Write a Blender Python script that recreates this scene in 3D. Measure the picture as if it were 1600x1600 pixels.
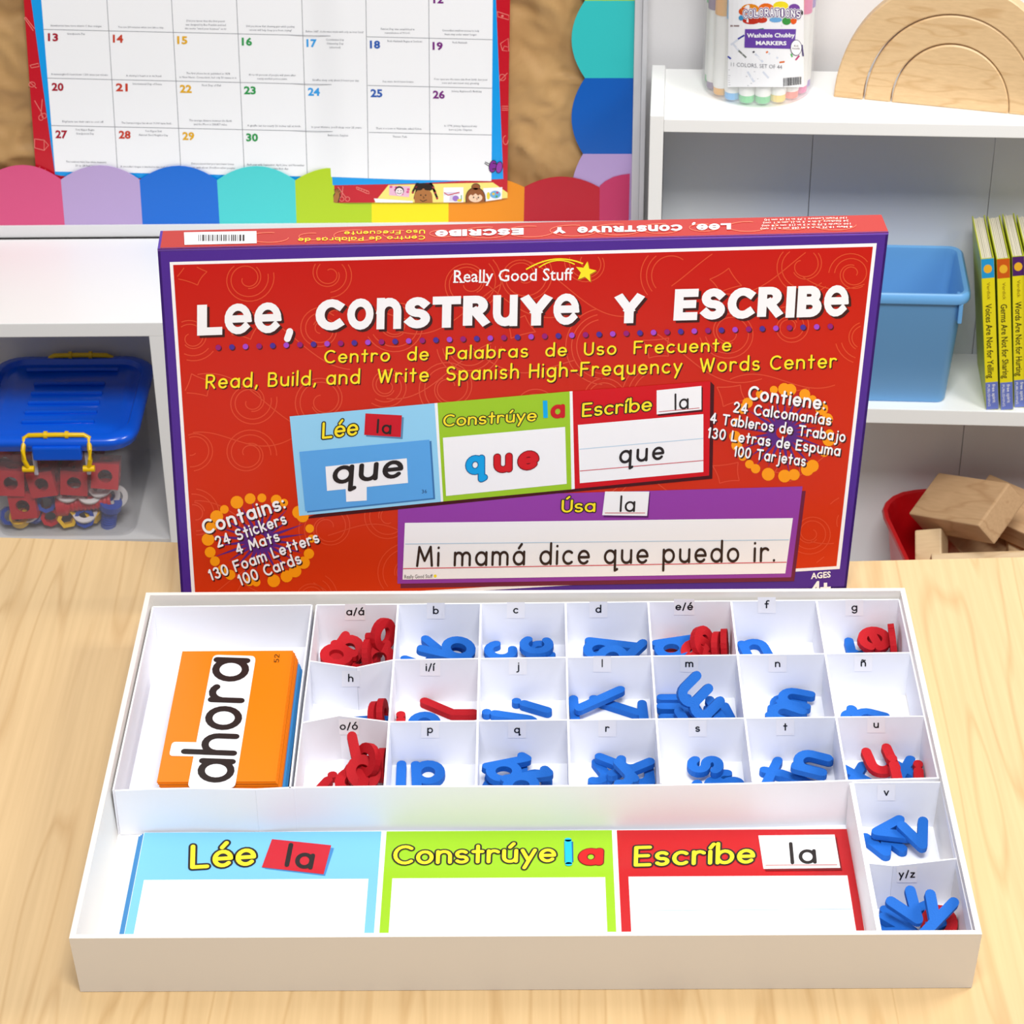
import bpy, math, random
import numpy as np
from mathutils import Vector, Matrix, Euler
from mathutils.geometry import delaunay_2d_cdt
random.seed(7)
D, C, R = bpy.data, bpy.context.scene.collection, math.radians
PI = math.pi
sc = bpy.context.scene
for o in list(D.objects): D.objects.remove(o)

# ------------------------------------------------------------------ camera, world, lights, exposure
F = 3800.0
CL = Vector((0.0082342, -1.2839368, 1.0946647))
p_, y_, r_ = 0.9831257, 0.0115703, -0.0127572
CM = (Matrix.Rotation(y_, 3, 'Z') @ Matrix.Rotation(p_, 3, 'X') @ Matrix.Rotation(r_, 3, 'Z'))
cam = D.cameras.new('camera'); cam.sensor_width = 36; cam.lens = F / 1600 * 36
co = D.objects.new('camera', cam); C.objects.link(co)
co.matrix_world = Matrix.Translation(CL) @ CM.to_4x4()
cam.clip_start = .05; cam.clip_end = 50
cam.dof.use_dof = True; cam.dof.focus_distance = 1.72; cam.dof.aperture_fstop = 38
sc.camera = co
w = D.worlds.new('world'); sc.world = w; w.use_nodes = True
w.node_tree.nodes['Background'].inputs[0].default_value = (.93, .96, 1, 1)
w.node_tree.nodes['Background'].inputs[1].default_value = .27
def area(name, loc, target, sx, sy, power, col=(1, 1, 1)):
    l = D.lights.new(name, 'AREA'); l.shape = 'RECTANGLE'; l.size = sx; l.size_y = sy; l.energy = power; l.color = col
    o = D.objects.new(name, l); C.objects.link(o); o.location = loc
    o.rotation_euler = (Vector(target) - Vector(loc)).to_track_quat('-Z', 'Y').to_euler()
    return o
area('key_softbox', (1.0, .22, 1.0), (.0, .0, .0), .42, .42, 10.5, (1, .975, .94))
area('overhead_softbox', (.3, .1, 2.2), (.1, .15, 0), 1.0, 1.0, 5, (.93, .96, 1))
area('front_softbox', (.1, -1.0, 2.4), (.1, 1.0, .0), 1.1, .6, 64, (1, .995, .985))
sc.view_settings.view_transform = 'Standard'; sc.view_settings.look = 'None'
sc.view_settings.gamma = 1; sc.view_settings.use_curve_mapping = False
sc.view_settings.exposure = 0.0

# ------------------------------------------------------------------ helpers
def lin(c):
    return tuple(((v / 255) / 12.92 if v / 255 <= .04045 else ((v / 255 + .055) / 1.055) ** 2.4) for v in c) + (1,)
MATS = {}
def mat(name, rgb=None, rough=.5, spec=.5, bump=0, bscale=200, coat=0, trans=0, alpha=1, noise=0, nscale=(5, 5, 5), sss=0):
    if name in MATS: return MATS[name]
    m = D.materials.new(name); m.use_nodes = True; nt = m.node_tree; b = nt.nodes['Principled BSDF']
    b.inputs['Base Color'].default_value = lin(rgb); b.inputs['Roughness'].default_value = rough
    b.inputs['Specular IOR Level'].default_value = spec
    b.inputs['Coat Weight'].default_value = coat; b.inputs['Coat Roughness'].default_value = .08
    b.inputs['Transmission Weight'].default_value = trans; b.inputs['Alpha'].default_value = alpha
    tc = nt.nodes.new('ShaderNodeTexCoord')
    if noise:
        mp = nt.nodes.new('ShaderNodeMapping'); mp.inputs['Scale'].default_value = nscale
        nt.links.new(tc.outputs['Object'], mp.inputs[0])
        n = nt.nodes.new('ShaderNodeTexNoise'); n.inputs['Scale'].default_value = 1; n.inputs['Detail'].default_value = 5
        nt.links.new(mp.outputs[0], n.inputs['Vector'])
        mx = nt.nodes.new('ShaderNodeMix'); mx.data_type = 'RGBA'
        c = lin(rgb); mx.inputs['A'].default_value = tuple(v * (1 - noise) for v in c[:3]) + (1,)
        mx.inputs['B'].default_value = tuple(min(1, v * (1 + noise)) for v in c[:3]) + (1,)
        nt.links.new(n.outputs['Fac'], mx.inputs['Factor']); nt.links.new(mx.outputs['Result'], b.inputs['Base Color'])
    if bump:
        n = nt.nodes.new('ShaderNodeTexNoise'); n.inputs['Scale'].default_value = bscale; n.inputs['Detail'].default_value = 3
        nt.links.new(tc.outputs['Object'], n.inputs['Vector'])
        bp = nt.nodes.new('ShaderNodeBump'); bp.inputs['Strength'].default_value = bump; bp.inputs['Distance'].default_value = .001
        nt.links.new(n.outputs['Fac'], bp.inputs['Height']); nt.links.new(bp.outputs[0], b.inputs['Normal'])
    MATS[name] = m
    return m
def ink(r, g, b, rough=.35):
    return mat('ink_%d_%d_%d' % (r, g, b), (r, g, b), rough, .3)
def wood(name, light, dark, scale, rough=.4, bands=6, bump=.15):
    """grain runs along the object's local Y"""
    if name in MATS: return MATS[name]
    m = D.materials.new(name); m.use_nodes = True; nt = m.node_tree; b = nt.nodes['Principled BSDF']
    N, L = nt.nodes.new, nt.links.new
    tc = N('ShaderNodeTexCoord'); mp = N('ShaderNodeMapping'); mp.inputs['Scale'].default_value = scale
    L(tc.outputs['Object'], mp.inputs[0])
    n1 = N('ShaderNodeTexNoise'); n1.inputs['Scale'].default_value = 1; n1.inputs['Detail'].default_value = 2
    L(mp.outputs[0], n1.inputs['Vector'])
    mul = N('ShaderNodeMath'); mul.operation = 'MULTIPLY'; mul.inputs[1].default_value = bands; L(n1.outputs['Fac'], mul.inputs[0])
    fr = N('ShaderNodeMath'); fr.operation = 'PINGPONG'; fr.inputs[1].default_value = .5; L(mul.outputs[0], fr.inputs[0])
    cr = N('ShaderNodeValToRGB'); cr.color_ramp.elements[0].position = 0; cr.color_ramp.elements[0].color = lin(dark)
    cr.color_ramp.elements[1].position = .12; cr.color_ramp.elements[1].color = lin(light); L(fr.outputs[0], cr.inputs[0])
    mp2 = N('ShaderNodeMapping'); mp2.inputs['Scale'].default_value = tuple(s * 14 if i != 1 else s * 5 for i, s in enumerate(scale))
    L(tc.outputs['Object'], mp2.inputs[0])
    n2 = N('ShaderNodeTexNoise'); n2.inputs['Scale'].default_value = 1; n2.inputs['Detail'].default_value = 4; L(mp2.outputs[0], n2.inputs['Vector'])
    mx = N('ShaderNodeMix'); mx.data_type = 'RGBA'; mx.blend_type = 'MULTIPLY'; mx.inputs['Factor'].default_value = .35
    L(cr.outputs[0], mx.inputs['A'])
    cr2 = N('ShaderNodeValToRGB'); cr2.color_ramp.elements[0].position = .3; cr2.color_ramp.elements[0].color = (.72, .66, .58, 1)
    cr2.color_ramp.elements[1].position = .7; cr2.color_ramp.elements[1].color = (1, 1, 1, 1); L(n2.outputs['Fac'], cr2.inputs[0])
    L(cr2.outputs[0], mx.inputs['B']); L(mx.outputs['Result'], b.inputs['Base Color'])
    b.inputs['Roughness'].default_value = rough
    bp = N('ShaderNodeBump'); bp.inputs['Strength'].default_value = bump; bp.inputs['Distance'].default_value = .0006
    L(n2.outputs['Fac'], bp.inputs['Height']); L(bp.outputs[0], b.inputs['Normal'])
    MATS[name] = m
    return m

WM = {}
def tag(o, label=None, cat=None, group=None, kind=None):
    if label: o['label'] = label
    if cat: o['category'] = cat
    if group: o['group'] = group
    if kind: o['kind'] = kind
    return o
def thing(name, label, cat, loc=(0, 0, 0), rz=0, group=None, mw=None):
    o = D.objects.new(name, None); C.objects.link(o); o.empty_display_size = .02
    M = mw if mw is not None else Matrix.Translation(loc) @ Matrix.Rotation(rz, 4, 'Z')
    o.matrix_world = M; WM[o] = M.copy()
    return tag(o, label, cat, group)
def obj(name, V, Fc, mats, parent=None, fm=None, smooth=False, loc=None, local=False, mw=None):
    """V are world coordinates (or local with local=True)"""
    if not isinstance(mats, (list, tuple)): mats = [mats]
    M = WM[parent] if parent is not None else (mw if mw is not None else Matrix.Translation(loc if loc is not None else (0, 0, 0)))
    if not local:
        I = M.inverted(); V = [I @ Vector(v) for v in V]
    me = D.meshes.new(name); me.from_pydata([tuple(v) for v in V], [], Fc)
    for m in mats: me.materials.append(m)
    if fm: me.polygons.foreach_set('material_index', fm)
    if smooth: me.polygons.foreach_set('use_smooth', [True] * len(me.polygons))
    me.update()
    o = D.objects.new(name, me); C.objects.link(o)
    if parent is not None: o.parent = parent
    else: o.matrix_world = M
    WM[o] = M.copy()
    return o
def copy_tree(o, parent=None):
    c = o.copy(); C.objects.link(c)
    if parent is not None: c.parent = parent
    for ch in [x for x in D.objects if x.parent == o and x != c]: copy_tree(ch, c)
    return c

class MB:
    """collects simple solids in one frame; build() links one mesh"""
    def __init__(s): s.V, s.F, s.M = [], [], []
    def add(s, V, Fc, m=0, T=None):
        n = len(s.V); s.V += [tuple(T @ Vector(v)) if T is not None else tuple(v) for v in V]
        s.F += [tuple(i + n for i in f) for f in Fc]; s.M += [m] * len(Fc); return s
    def box(s, a, b, m=0, T=None, bev=0):
        x0, y0, z0 = a; x1, y1, z1 = b
        if bev <= 0:
            V = [(x0, y0, z0), (x1, y0, z0), (x1, y1, z0), (x0, y1, z0), (x0, y0, z1), (x1, y0, z1), (x1, y1, z1), (x0, y1, z1)]
            Fc = [(0, 3, 2, 1), (4, 5, 6, 7), (0, 1, 5, 4), (1, 2, 6, 5), (2, 3, 7, 6), (3, 0, 4, 7)]
            return s.add(V, Fc, m, T)
        import bmesh
        bm = bmesh.new(); bmesh.ops.create_cube(bm, size=1)
        for v in bm.verts: v.co = Vector(((x0 + x1) / 2 + v.co.x * (x1 - x0), (y0 + y1) / 2 + v.co.y * (y1 - y0), (z0 + z1) / 2 + v.co.z * (z1 - z0)))
        bmesh.ops.bevel(bm, geom=bm.edges[:], offset=bev, segments=2, affect='EDGES', profile=.6)
        bm.verts.index_update()
        V = [tuple(v.co) for v in bm.verts]; Fc = [tuple(v.index for v in f.verts) for f in bm.faces]; bm.free()
        return s.add(V, Fc, m, T)
    def wall(s, a, b, z0, z1, t, m=0):
        """upright sheet from a to b (xy), thickness t"""
        a = Vector(a[:2]); b = Vector(b[:2]); d = (b - a).normalized(); n = Vector((-d.y, d.x)) * t / 2
        q = [a - n, b - n, b + n, a + n]
        V = [(v.x, v.y, z0) for v in q] + [(v.x, v.y, z1) for v in q]
        return s.add(V, [(0, 3, 2, 1), (4, 5, 6, 7), (0, 1, 5, 4), (1, 2, 6, 5), (2, 3, 7, 6), (3, 0, 4, 7)], m)
    def loft(s, rings, m=0, T=None, cap0=True, cap1=True):
        k = len(rings[0]); V = [p for r in rings for p in r]; Fc = []
        for i in range(len(rings) - 1):
            for j in range(k):
                a = i * k + j; b = i * k + (j + 1) % k
                Fc.append((a, b, b + k, a + k))
        if cap0: Fc.append(tuple(range(k))[::-1])
        if cap1: Fc.append(tuple((len(rings) - 1) * k + j for j in range(k)))
        return s.add(V, Fc, m, T)
    def lathe(s, prof, n=32, m=0, T=None, cap=True):
        return s.loft([[(r * math.cos(2 * PI * j / n), r * math.sin(2 * PI * j / n), z) for j in range(n)] for r, z in prof], m, T, cap, cap)
    def tube(s, pts, r, n=8, m=0, T=None):
        pts = [Vector(p) for p in pts]; rings = []
        up = Vector((0, 0, 1))
        for i, p in enumerate(pts):
            d = (pts[min(i + 1, len(pts) - 1)] - pts[max(i - 1, 0)]).normalized()
            u = d.cross(up)
            if u.length < .1: u = d.cross(Vector((0, 1, 0)))
            u.normalize(); v = u.cross(d).normalized()
            rings.append([tuple(p + (u * math.cos(2 * PI * j / n) + v * math.sin(2 * PI * j / n)) * r) for j in range(n)])
        return s.loft(rings, m, T)
    def prism(s, poly, y0, y1, m=0, T=None):
        """poly in xz, extruded along y"""
        k = len(poly); V = [(x, y0, z) for x, z in poly] + [(x, y1, z) for x, z in poly]
        Fc = [tuple(range(k)), tuple(range(2 * k - 1, k - 1, -1))] + [(j, j + k, (j + 1) % k + k, (j + 1) % k) for j in range(k)]
        return s.add(V, Fc, m, T)
    def build(s, name, mats, parent=None, smooth=False, **k):
        return obj(name, s.V, s.F, mats, parent, s.M, smooth, **k)
def autosmooth(o, deg=40):
    me = o.data
    me.polygons.foreach_set('use_smooth', [True] * len(me.polygons))
    try: me.set_sharp_from_angle(angle=R(deg))
    except Exception: pass
    return o

# ---- pixel to place: a viewing ray met with a real surface
def ray(px, py): return CM @ Vector(((px - 800) / F, -(py - 800) / F, -1))
def on_z(px, py, z):
    d = ray(px, py); return CL + d * ((z - CL.z) / d.z)
def on_y(px, py, y):
    d = ray(px, py); return CL + d * ((y - CL.y) / d.y)
LIFT = .00014
class Plane:
    def __init__(s, o, n):
        s.o = Vector(o); s.n = Vector(n).normalized()
        if s.n.dot(CL - s.o) < 0: s.n = -s.n
    def P(s, px, py, l=0):
        d = ray(px, py); o = s.o + s.n * l
        return CL + d * ((o - CL).dot(s.n) / d.dot(s.n))
class Cyl:
    def __init__(s, cx, cy, r): s.c = Vector((cx, cy)); s.r = r
    def P(s, px, py, l=0):
        d = ray(px, py); r = s.r + l; o = Vector((CL.x, CL.y)) - s.c; e = Vector((d.x, d.y))
        A = e.dot(e); B = 2 * o.dot(e); Cc = o.dot(o) - r * r; q = B * B - 4 * A * Cc
        t = (-B - math.sqrt(max(q, 0))) / (2 * A)
        return CL + d * t

# ------------------------------------------------------------------ monoline lettering
def A(cx, cy, rx, ry, a0, a1, n=None):
    n = n or max(3, int(abs(a1 - a0) / 18))
    return [(cx + rx * math.cos(R(a0 + (a1 - a0) * i / n)), cy + ry * math.sin(R(a0 + (a1 - a0) * i / n))) for i in range(n + 1)]
RG = A(.45, .5, .45, .5, 0, 360, 20)
G = {
 'a': ([RG, [(.9, 1), (.9, 0)]], .9), 'b': ([RG, [(0, 1.65), (0, 0)]], .9), 'c': ([A(.45, .5, .45, .5, 48, 312)], .8),
 'd': ([RG, [(.9, 1.65), (.9, 0)]], .9), 'e': ([[(0.02, .5), (.88, .5)] , A(.45, .5, .44, .5, 0, 318)], .86),
 'f': ([[(.28, 0), (.28, 1.25)] + A(.6, 1.28, .32, .37, 175, 60), [(0, .92), (.62, .92)]], .65),
 'g': ([RG, [(.9, 1), (.9, -.15)] + A(.46, -.18, .44, .42, -10, -150)], .9),
 'h': ([[(0, 1.65), (0, 0)], A(.4, .58, .4, .42, 175, 0) + [(.8, 0)]], .8),
 'i': ([[(0, 1), (0, 0)], [(0, 1.42), (0, 1.43)]], 0), 'j': ([[(.35, 1), (.35, -.25)] + A(.03, -.28, .32, .35, 0, -95), [(.35, 1.42), (.35, 1.43)]], .35),
 'k': ([[(0, 1.65), (0, 0)], [(.7, 1), (.05, .42)], [(.25, .6), (.75, 0)]], .72), 'l': ([[(0, 1.65), (0, 0)]], 0),
 'm': ([[(0, 1), (0, 0)], A(.33, .65, .33, .35, 175, 0) + [(.66, 0)], A(.99, .65, .33, .35, 175, 0) + [(1.32, 0)]], 1.32),
 'n': ([[(0, 1), (0, 0)], A(.4, .6, .4, .4, 175, 0) + [(.8, 0)]], .8), 'o': ([RG], .9),
 'p': ([RG, [(0, 1), (0, -.65)]], .9), 'q': ([RG, [(.9, 1), (.9, -.6), (1.1, -.5)]], .95),
 'r': ([[(0, 1), (0, 0)], A(.36, .6, .36, .4, 170, 45)], .6),
 's': ([A(.36, .74, .32, .26, 35, 262) + A(.36, .25, .34, .25, 80, -150)], .7),
 't': ([[(.3, 1.45), (.3, 0)], [(0, .95), (.6, .95)]], .6), 'u': ([[(0, 1)] + A(.4, .4, .4, .4, 180, 360) + [(.8, 1)], [(.8, 1), (.8, 0)]], .8),
 'v': ([[(0, 1), (.4, 0)], [(.4, 0), (.8, 1)]], .8), 'w': ([[(0, 1), (.3, 0)], [(.3, 0), (.6, .95)], [(.6, .95), (.9, 0)], [(.9, 0), (1.2, 1)]], 1.2),
 'x': ([[(0, 1), (.75, 0)], [(.75, 1), (0, 0)]], .75), 'y': ([[(0, 1), (.4, .08)], [(.82, 1), (.15, -.6)]], .8),
 'z': ([[(.05, 1), (.7, 1)], [(.7, 1), (0, 0)], [(0, 0), (.72, 0)]], .72),
 'A': ([[(0, 0), (.5, 1.5)], [(.5, 1.5), (1, 0)], [(.2, .5), (.8, .5)]], 1), 'B': ([[(0, 0), (0, 1.5)], [(0, 1.5), (.4, 1.5)] + A(.45, 1.15, .35, .35, 80, -90) + [(0, .8)], [(0, .8), (.5, .8)] + A(.5, .4, .4, .4, 80, -90) + [(0, 0)]], .9),
 'C': ([A(.65, .75, .65, .75, 50, 310)], 1.1), 'D': ([[(0, 0), (0, 1.5), (.3, 1.5)] + A(.3, .75, .7, .75, 80, -90) + [(0, 0)]], 1),
 'E': ([[(.85, 1.5), (0, 1.5)], [(0, 1.5), (0, 0)], [(0, 0), (.85, 0)], [(0, .78), (.75, .78)]], .85), 'F': ([[(.85, 1.5), (0, 1.5)], [(0, 1.5), (0, 0)], [(0, .78), (.7, .78)]], .8),
 'G': ([A(.65, .75, .65, .75, 50, 350) + [(.75, .7)]], 1.25), 'H': ([[(0, 0), (0, 1.5)], [(.95, 0), (.95, 1.5)], [(0, .78), (.95, .78)]], .95),
 'I': ([[(0, 1.5), (0, 0)]], 0), 'K': ([[(0, 1.5), (0, 0)], [(.85, 1.5), (0, .65)], [(.3, .95), (.9, 0)]], .9), 'L': ([[(0, 1.5), (0, 0)], [(0, 0), (.8, 0)]], .8),
 'M': ([[(0, 0), (.15, 1.5)], [(.15, 1.5), (.65, .4)], [(.65, .4), (1.15, 1.5)], [(1.15, 1.5), (1.3, 0)]], 1.3),
 'N': ([[(0, 0), (0, 1.5)], [(0, 1.5), (.95, 0)], [(.95, 0), (.95, 1.5)]], .95), 'O': ([A(.68, .75, .68, .75, 0, 360)], 1.36),
 'P': ([[(0, 0), (0, 1.5)], [(0, 1.5), (.4, 1.5)] + A(.45, 1.1, .4, .4, 80, -90) + [(0, .7)]], .85),
 'R': ([[(0, 0), (0, 1.5)], [(0, 1.5), (.4, 1.5)] + A(.45, 1.1, .4, .4, 80, -90) + [(0, .7)], [(.4, .7), (.9, 0)]], .9),
 'S': ([A(.45, 1.12, .42, .38, 35, 262) + A(.45, .37, .45, .37, 80, -150)], .9), 'T': ([[(0, 1.5), (1.1, 1.5)], [(.55, 1.5), (.55, 0)]], 1.1),
 'U': ([[(0, 1.5)] + A(.47, .47, .47, .47, 180, 360) + [(.94, 1.5)]], .94), 'W': ([[(0, 1.5), (.38, 0)], [(.38, 0), (.75, 1.4)], [(.75, 1.4), (1.12, 0)], [(1.12, 0), (1.5, 1.5)]], 1.5),
 'Y': ([[(0, 1.5), (.5, .7)], [(1, 1.5), (.5, .7)], [(.5, .7), (.5, 0)]], 1),
 '0': ([A(.45, .75, .45, .75, 0, 360)], .9), '1': ([[(.1, 1.2), (.35, 1.5)], [(.35, 1.5), (.35, 0)]], .4), '2': ([A(.42, 1.08, .4, .42, 165, -20) + [(.05, 0)], [(.05, 0), (.85, 0)]], .85),
 '3': ([A(.4, 1.13, .36, .37, 150, -80), A(.4, .39, .42, .4, 85, -150)], .85), '4': ([[(.65, 0), (.65, 1.5)], [(.65, 1.5), (0, .45)], [(0, .45), (.95, .45)]], .95),
 '5': ([[(.78, 1.5), (.15, 1.5)], [(.15, 1.5), (.1, .85)], A(.4, .47, .43, .47, 130, -150)], .85), '6': ([A(.45, .47, .45, .47, 0, 360), [(.05, .6), (.55, 1.5)]], .9),
 '7': ([[(0, 1.5), (.85, 1.5)], [(.85, 1.5), (.25, 0)]], .85), '8': ([A(.42, 1.13, .36, .37, 0, 360), A(.42, .39, .42, .39, 0, 360)], .85), '9': ([A(.45, 1.03, .45, .47, 0, 360), [(.88, .9), (.4, 0)]], .9),
 ',': ([[(.1, .12), (.1, .1)], [(.1, .08), (-.02, -.25)]], .1), '.': ([[(0, .02), (0, .03)]], 0), ':': ([[(0, .1), (0, .11)], [(0, .85), (0, .86)]], 0), '-': ([[(0, .6), (.6, .6)]], .6),
 '/': ([[(0, -.15), (.5, 1.55)]], .5), "'": ([[(0, 1.5), (0, 1.2)]], 0), '+': ([[(0, .6), (.7, .6)], [(.35, .95), (.35, .25)]], .7), '(': ([A(.5, .7, .5, 1, 130, 230)], .2), ')': ([A(-.3, .7, .5, 1, 50, -50)], .2),
}
for c_, b_, dx in (('á', 'a', .45), ('é', 'e', .42), ('ó', 'o', .42), ('ú', 'u', .4)):
    G[c_] = (G[b_][0] + [[(dx - .02, 1.3), (dx + .22, 1.62)]], G[b_][1])
G['í'] = ([[(0, 1), (0, 0)], [(0, 1.3), (.2, 1.62)]], .05)
G['ñ'] = (G['n'][0] + [A(.25, 1.3, .16, .1, 180, 0) + A(.57, 1.33, .16, .1, 180, 360)], .8)
G['Ú'] = (G['U'][0] + [[(.42, 1.75), (.65, 2.0)]], .94)

def stroke_polys(pts, w, cap='round'):
    out = []; h = w / 2; pts = [Vector(p) for p in pts]
    closed = (pts[0] - pts[-1]).length < 1e-4 and len(pts) > 4
    n = len(pts)
    def turn(i):
        d0 = pts[i] - pts[i - 1]; d1 = pts[i + 1] - pts[i]
        a = abs(d0.angle(d1, 0))
        return a > .7 or h * math.tan(a / 2) > .42 * min(d0.length, d1.length)
    cuts = [0] + [i for i in range(1, n - 1) if turn(i)] + [n - 1]
    ring = lambda c: [c + Vector((math.cos(2 * PI * j / 12 + .26), math.sin(2 * PI * j / 12 + .26))) * h for j in range(12)]
    for a, b in zip(cuts, cuts[1:]):
        seg = pts[a:b + 1]; L_, R_ = [], []
        for i, p in enumerate(seg):
            if closed and len(cuts) == 2 and i in (0, len(seg) - 1): q0, q1 = pts[-2], pts[1]
            else: q0, q1 = seg[max(i - 1, 0)], seg[min(i + 1, len(seg) - 1)]
            d = (q1 - q0).normalized()
            nn = Vector((-d.y, d.x)) * h; L_.append(p + nn); R_.append(p - nn)
        for i in range(len(seg) - 1): out.append([R_[i], R_[i + 1], L_[i + 1], L_[i]])
    if not (closed and len(cuts) == 2):
        for i in cuts:
            end = i in (0, n - 1) and not closed
            if end and cap == 'square' and n > 1:
                d = ((pts[0] - pts[1]) if i == 0 else (pts[-1] - pts[-2])).normalized(); nn = Vector((-d.y, d.x)) * h
                out.append([pts[i] - nn, pts[i] - nn + d * h, pts[i] + nn + d * h, pts[i] + nn][::(1 if True else -1)])
            else: out.append(ring(pts[i]))
    return out
GC = {}
def glyph(ch, w, cap='round'):
    k = (ch, round(w, 3), cap)
    if k in GC: return GC[k]
    polys = []
    for s in G[ch][0]: polys += stroke_polys(s, w, cap)
    V, Fc = [], []
    for p in polys:
        n = len(V); V += p; Fc.append(list(range(n, n + len(p))))
    r = delaunay_2d_cdt(V, [], Fc, 0, 1e-5)
    v, f, of = r[0], r[2], r[5]
    T = [tuple(t) for t, o in zip(f, of) if len(o)]
    GC[k] = ([(p.x, p.y) for p in v], T)
    return GC[k]
def layout(text, w, gap):
    x = 0; out = []
    for i, ch in enumerate(text):
        if ch == ' ': x += .55 + gap; continue
        v, t = glyph(ch, w); out.append((x, v, t)); x += G[ch][1] + w + gap
    return out, x - gap - w
class Print:
    """flat print on a surface: verts in pixel plan, laid on the surface"""
    def __init__(s, surf): s.s = surf; s.V, s.F, s.M, s.mats = [], [], [], []
    def mi(s, m):
        if m not in s.mats: s.mats.append(m)
        return s.mats.index(m)
    def raw(s, pts, tris, m, lvl):
        n = len(s.V); s.V += [s.s.P(x, y, lvl * LIFT) for x, y in pts]
        i = s.mi(m)
        for t in tris: s.F.append(tuple(k + n for k in t)); s.M.append(i)
    def poly(s, pts, m, lvl, sub=0):
        s.raw(pts, [tuple(range(len(pts)))], m, lvl)
    def quadgrid(s, q, m, lvl, n=12, mm=1):
        (ax, ay), (bx, by), (cx, cy), (dx, dy) = q; P = []
        for j in range(mm + 1):
            for i in range(n + 1):
                u, v = i / n, j / mm
                P.append(((ax * (1 - u) + bx * u) * (1 - v) + (dx * (1 - u) + cx * u) * v, (ay * (1 - u) + by * u) * (1 - v) + (dy * (1 - u) + cy * u) * v))
        s.raw(P, [(j * (n + 1) + i, j * (n + 1) + i + 1, (j + 1) * (n + 1) + i + 1, (j + 1) * (n + 1) + i) for j in range(mm) for i in range(n)], m, lvl)
    def disc(s, x, y, rx, ry, m, lvl, n=16, rot=0):
        c, q = math.cos(rot), math.sin(rot)
        s.poly([(x + rx * math.cos(2 * PI * i / n) * c - ry * math.sin(2 * PI * i / n) * q, y + rx * math.cos(2 * PI * i / n) * q + ry * math.sin(2 * PI * i / n) * c) for i in range(n)], m, lvl)
    def line(s, pts, wd, m, lvl):
        pts = [Vector(p) for p in pts]; L_, R_ = [], []
        for i, p in enumerate(pts):
            d = (pts[min(i + 1, len(pts) - 1)] - pts[max(i - 1, 0)]).normalized(); n = Vector((-d.y, d.x)) * wd / 2
            L_.append(p + n); R_.append(p - n)
        k = len(pts)
        s.raw([tuple(p) for p in L_ + R_], [(i, i + 1, i + 1 + k, i + k) for i in range(k - 1)], m, lvl)
    def text(s, t, p0, p1, up, wt, m, lvl, gap=.28, off=(0, 0), slant=0, xh=False, wobble=0):
        """up = pixel vector of the capital height (1.5 units), or of the x-height with xh"""
        w0 = wt if not isinstance(wt, tuple) else wt[0]   # layout weight
        w1 = wt if not isinstance(wt, tuple) else wt[1]   # drawn weight
        items, tot = layout(t, w0, gap); k = 1.0 if xh else 1.5
        for (x, v, tr), ch in zip(items, [c for c in t if c != ' ']):
            v, tr = glyph(ch, w1)
            wy = random.uniform(-wobble, wobble)
            P = []
            for a, b in v:
                u = (x + a + slant * b + w0 / 2) / (tot + w0); h = (b + wy + w0 / 2) / (k + w0)
                P.append((p0[0] + u * (p1[0] - p0[0]) + h * up[0] + off[0], p0[1] + u * (p1[1] - p0[1]) + h * up[1] + off[1]))
            s.raw(P, tr, m, lvl)
    def btext(s, t, p0, p1, up, m, lvl, bold=0, off=(0, 0), res=2, chunk=False):
        V, T, W_, H_ = chunk_text(t, bold) if chunk else font_text(t, bold, res)
        P = [(p0[0] + (a / W_) * (p1[0] - p0[0]) + (b / H_) * up[0] + off[0], p0[1] + (a / W_) * (p1[1] - p0[1]) + (b / H_) * up[1] + off[1]) for a, b in V]
        s.raw(P, T, m, lvl)
    def build(s, name, parent): return obj(name, s.V, s.F, s.mats, parent, s.M)
FC = {}
def font_text(t, bold=0, res=2):
    k = (t, bold, res)
    if k in FC: return FC[k]
    c = D.curves.new('lettering', 'FONT'); c.body = t; c.size = 1; c.offset = bold; c.resolution_u = res; c.fill_mode = 'FRONT'
    o = D.objects.new('lettering', c); me = D.meshes.new_from_object(o)
    V = [(v.co.x, v.co.y) for v in me.vertices]; T = [tuple(p.vertices) for p in me.polygons]
    D.objects.remove(o); D.curves.remove(c); D.meshes.remove(me)
    x0 = min(v[0] for v in V); V = [(a - x0, b) for a, b in V]
    FC[k] = (V, T, max(v[0] for v in V), .73)
    return FC[k]
def chunk_text(t, bold):
    """fat flat-ended letters, every one stretched to one height"""
    x = 0; V, T = [], []
    for ch in t:
        w_ = {'e': .31, 'n': .38, 'o': .36, 'u': .38}.get(ch, .52)
        if ch == ',': w_ = .36
        v, tr = glyph(ch, w_, 'round' if ch == ',' else 'square')
        y0 = min(b for a, b in v); y1 = max(b for a, b in v); x0 = min(a for a, b in v)
        if ch == ',': sy, o = .62, -.05
        else: sy = 1 / (y1 - y0); o = -y0 * sy
        sx = {'e': .62, 'n': .60, 'o': .60, 'u': .6, 'O': .46, 'C': .5, 'M': .5, 'T': .5, 'Y': .55}.get(ch, .52)
        n = len(V); V += [(x + (a - x0) * sx, b * sy + o) for a, b in v]; T += [tuple(i + n for i in q) for q in tr]
        x += (max(a for a, b in v) - x0) * sx + (.02 if ch == 'Y' else .065)
    return V, T, x - .065, 1.0

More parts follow.
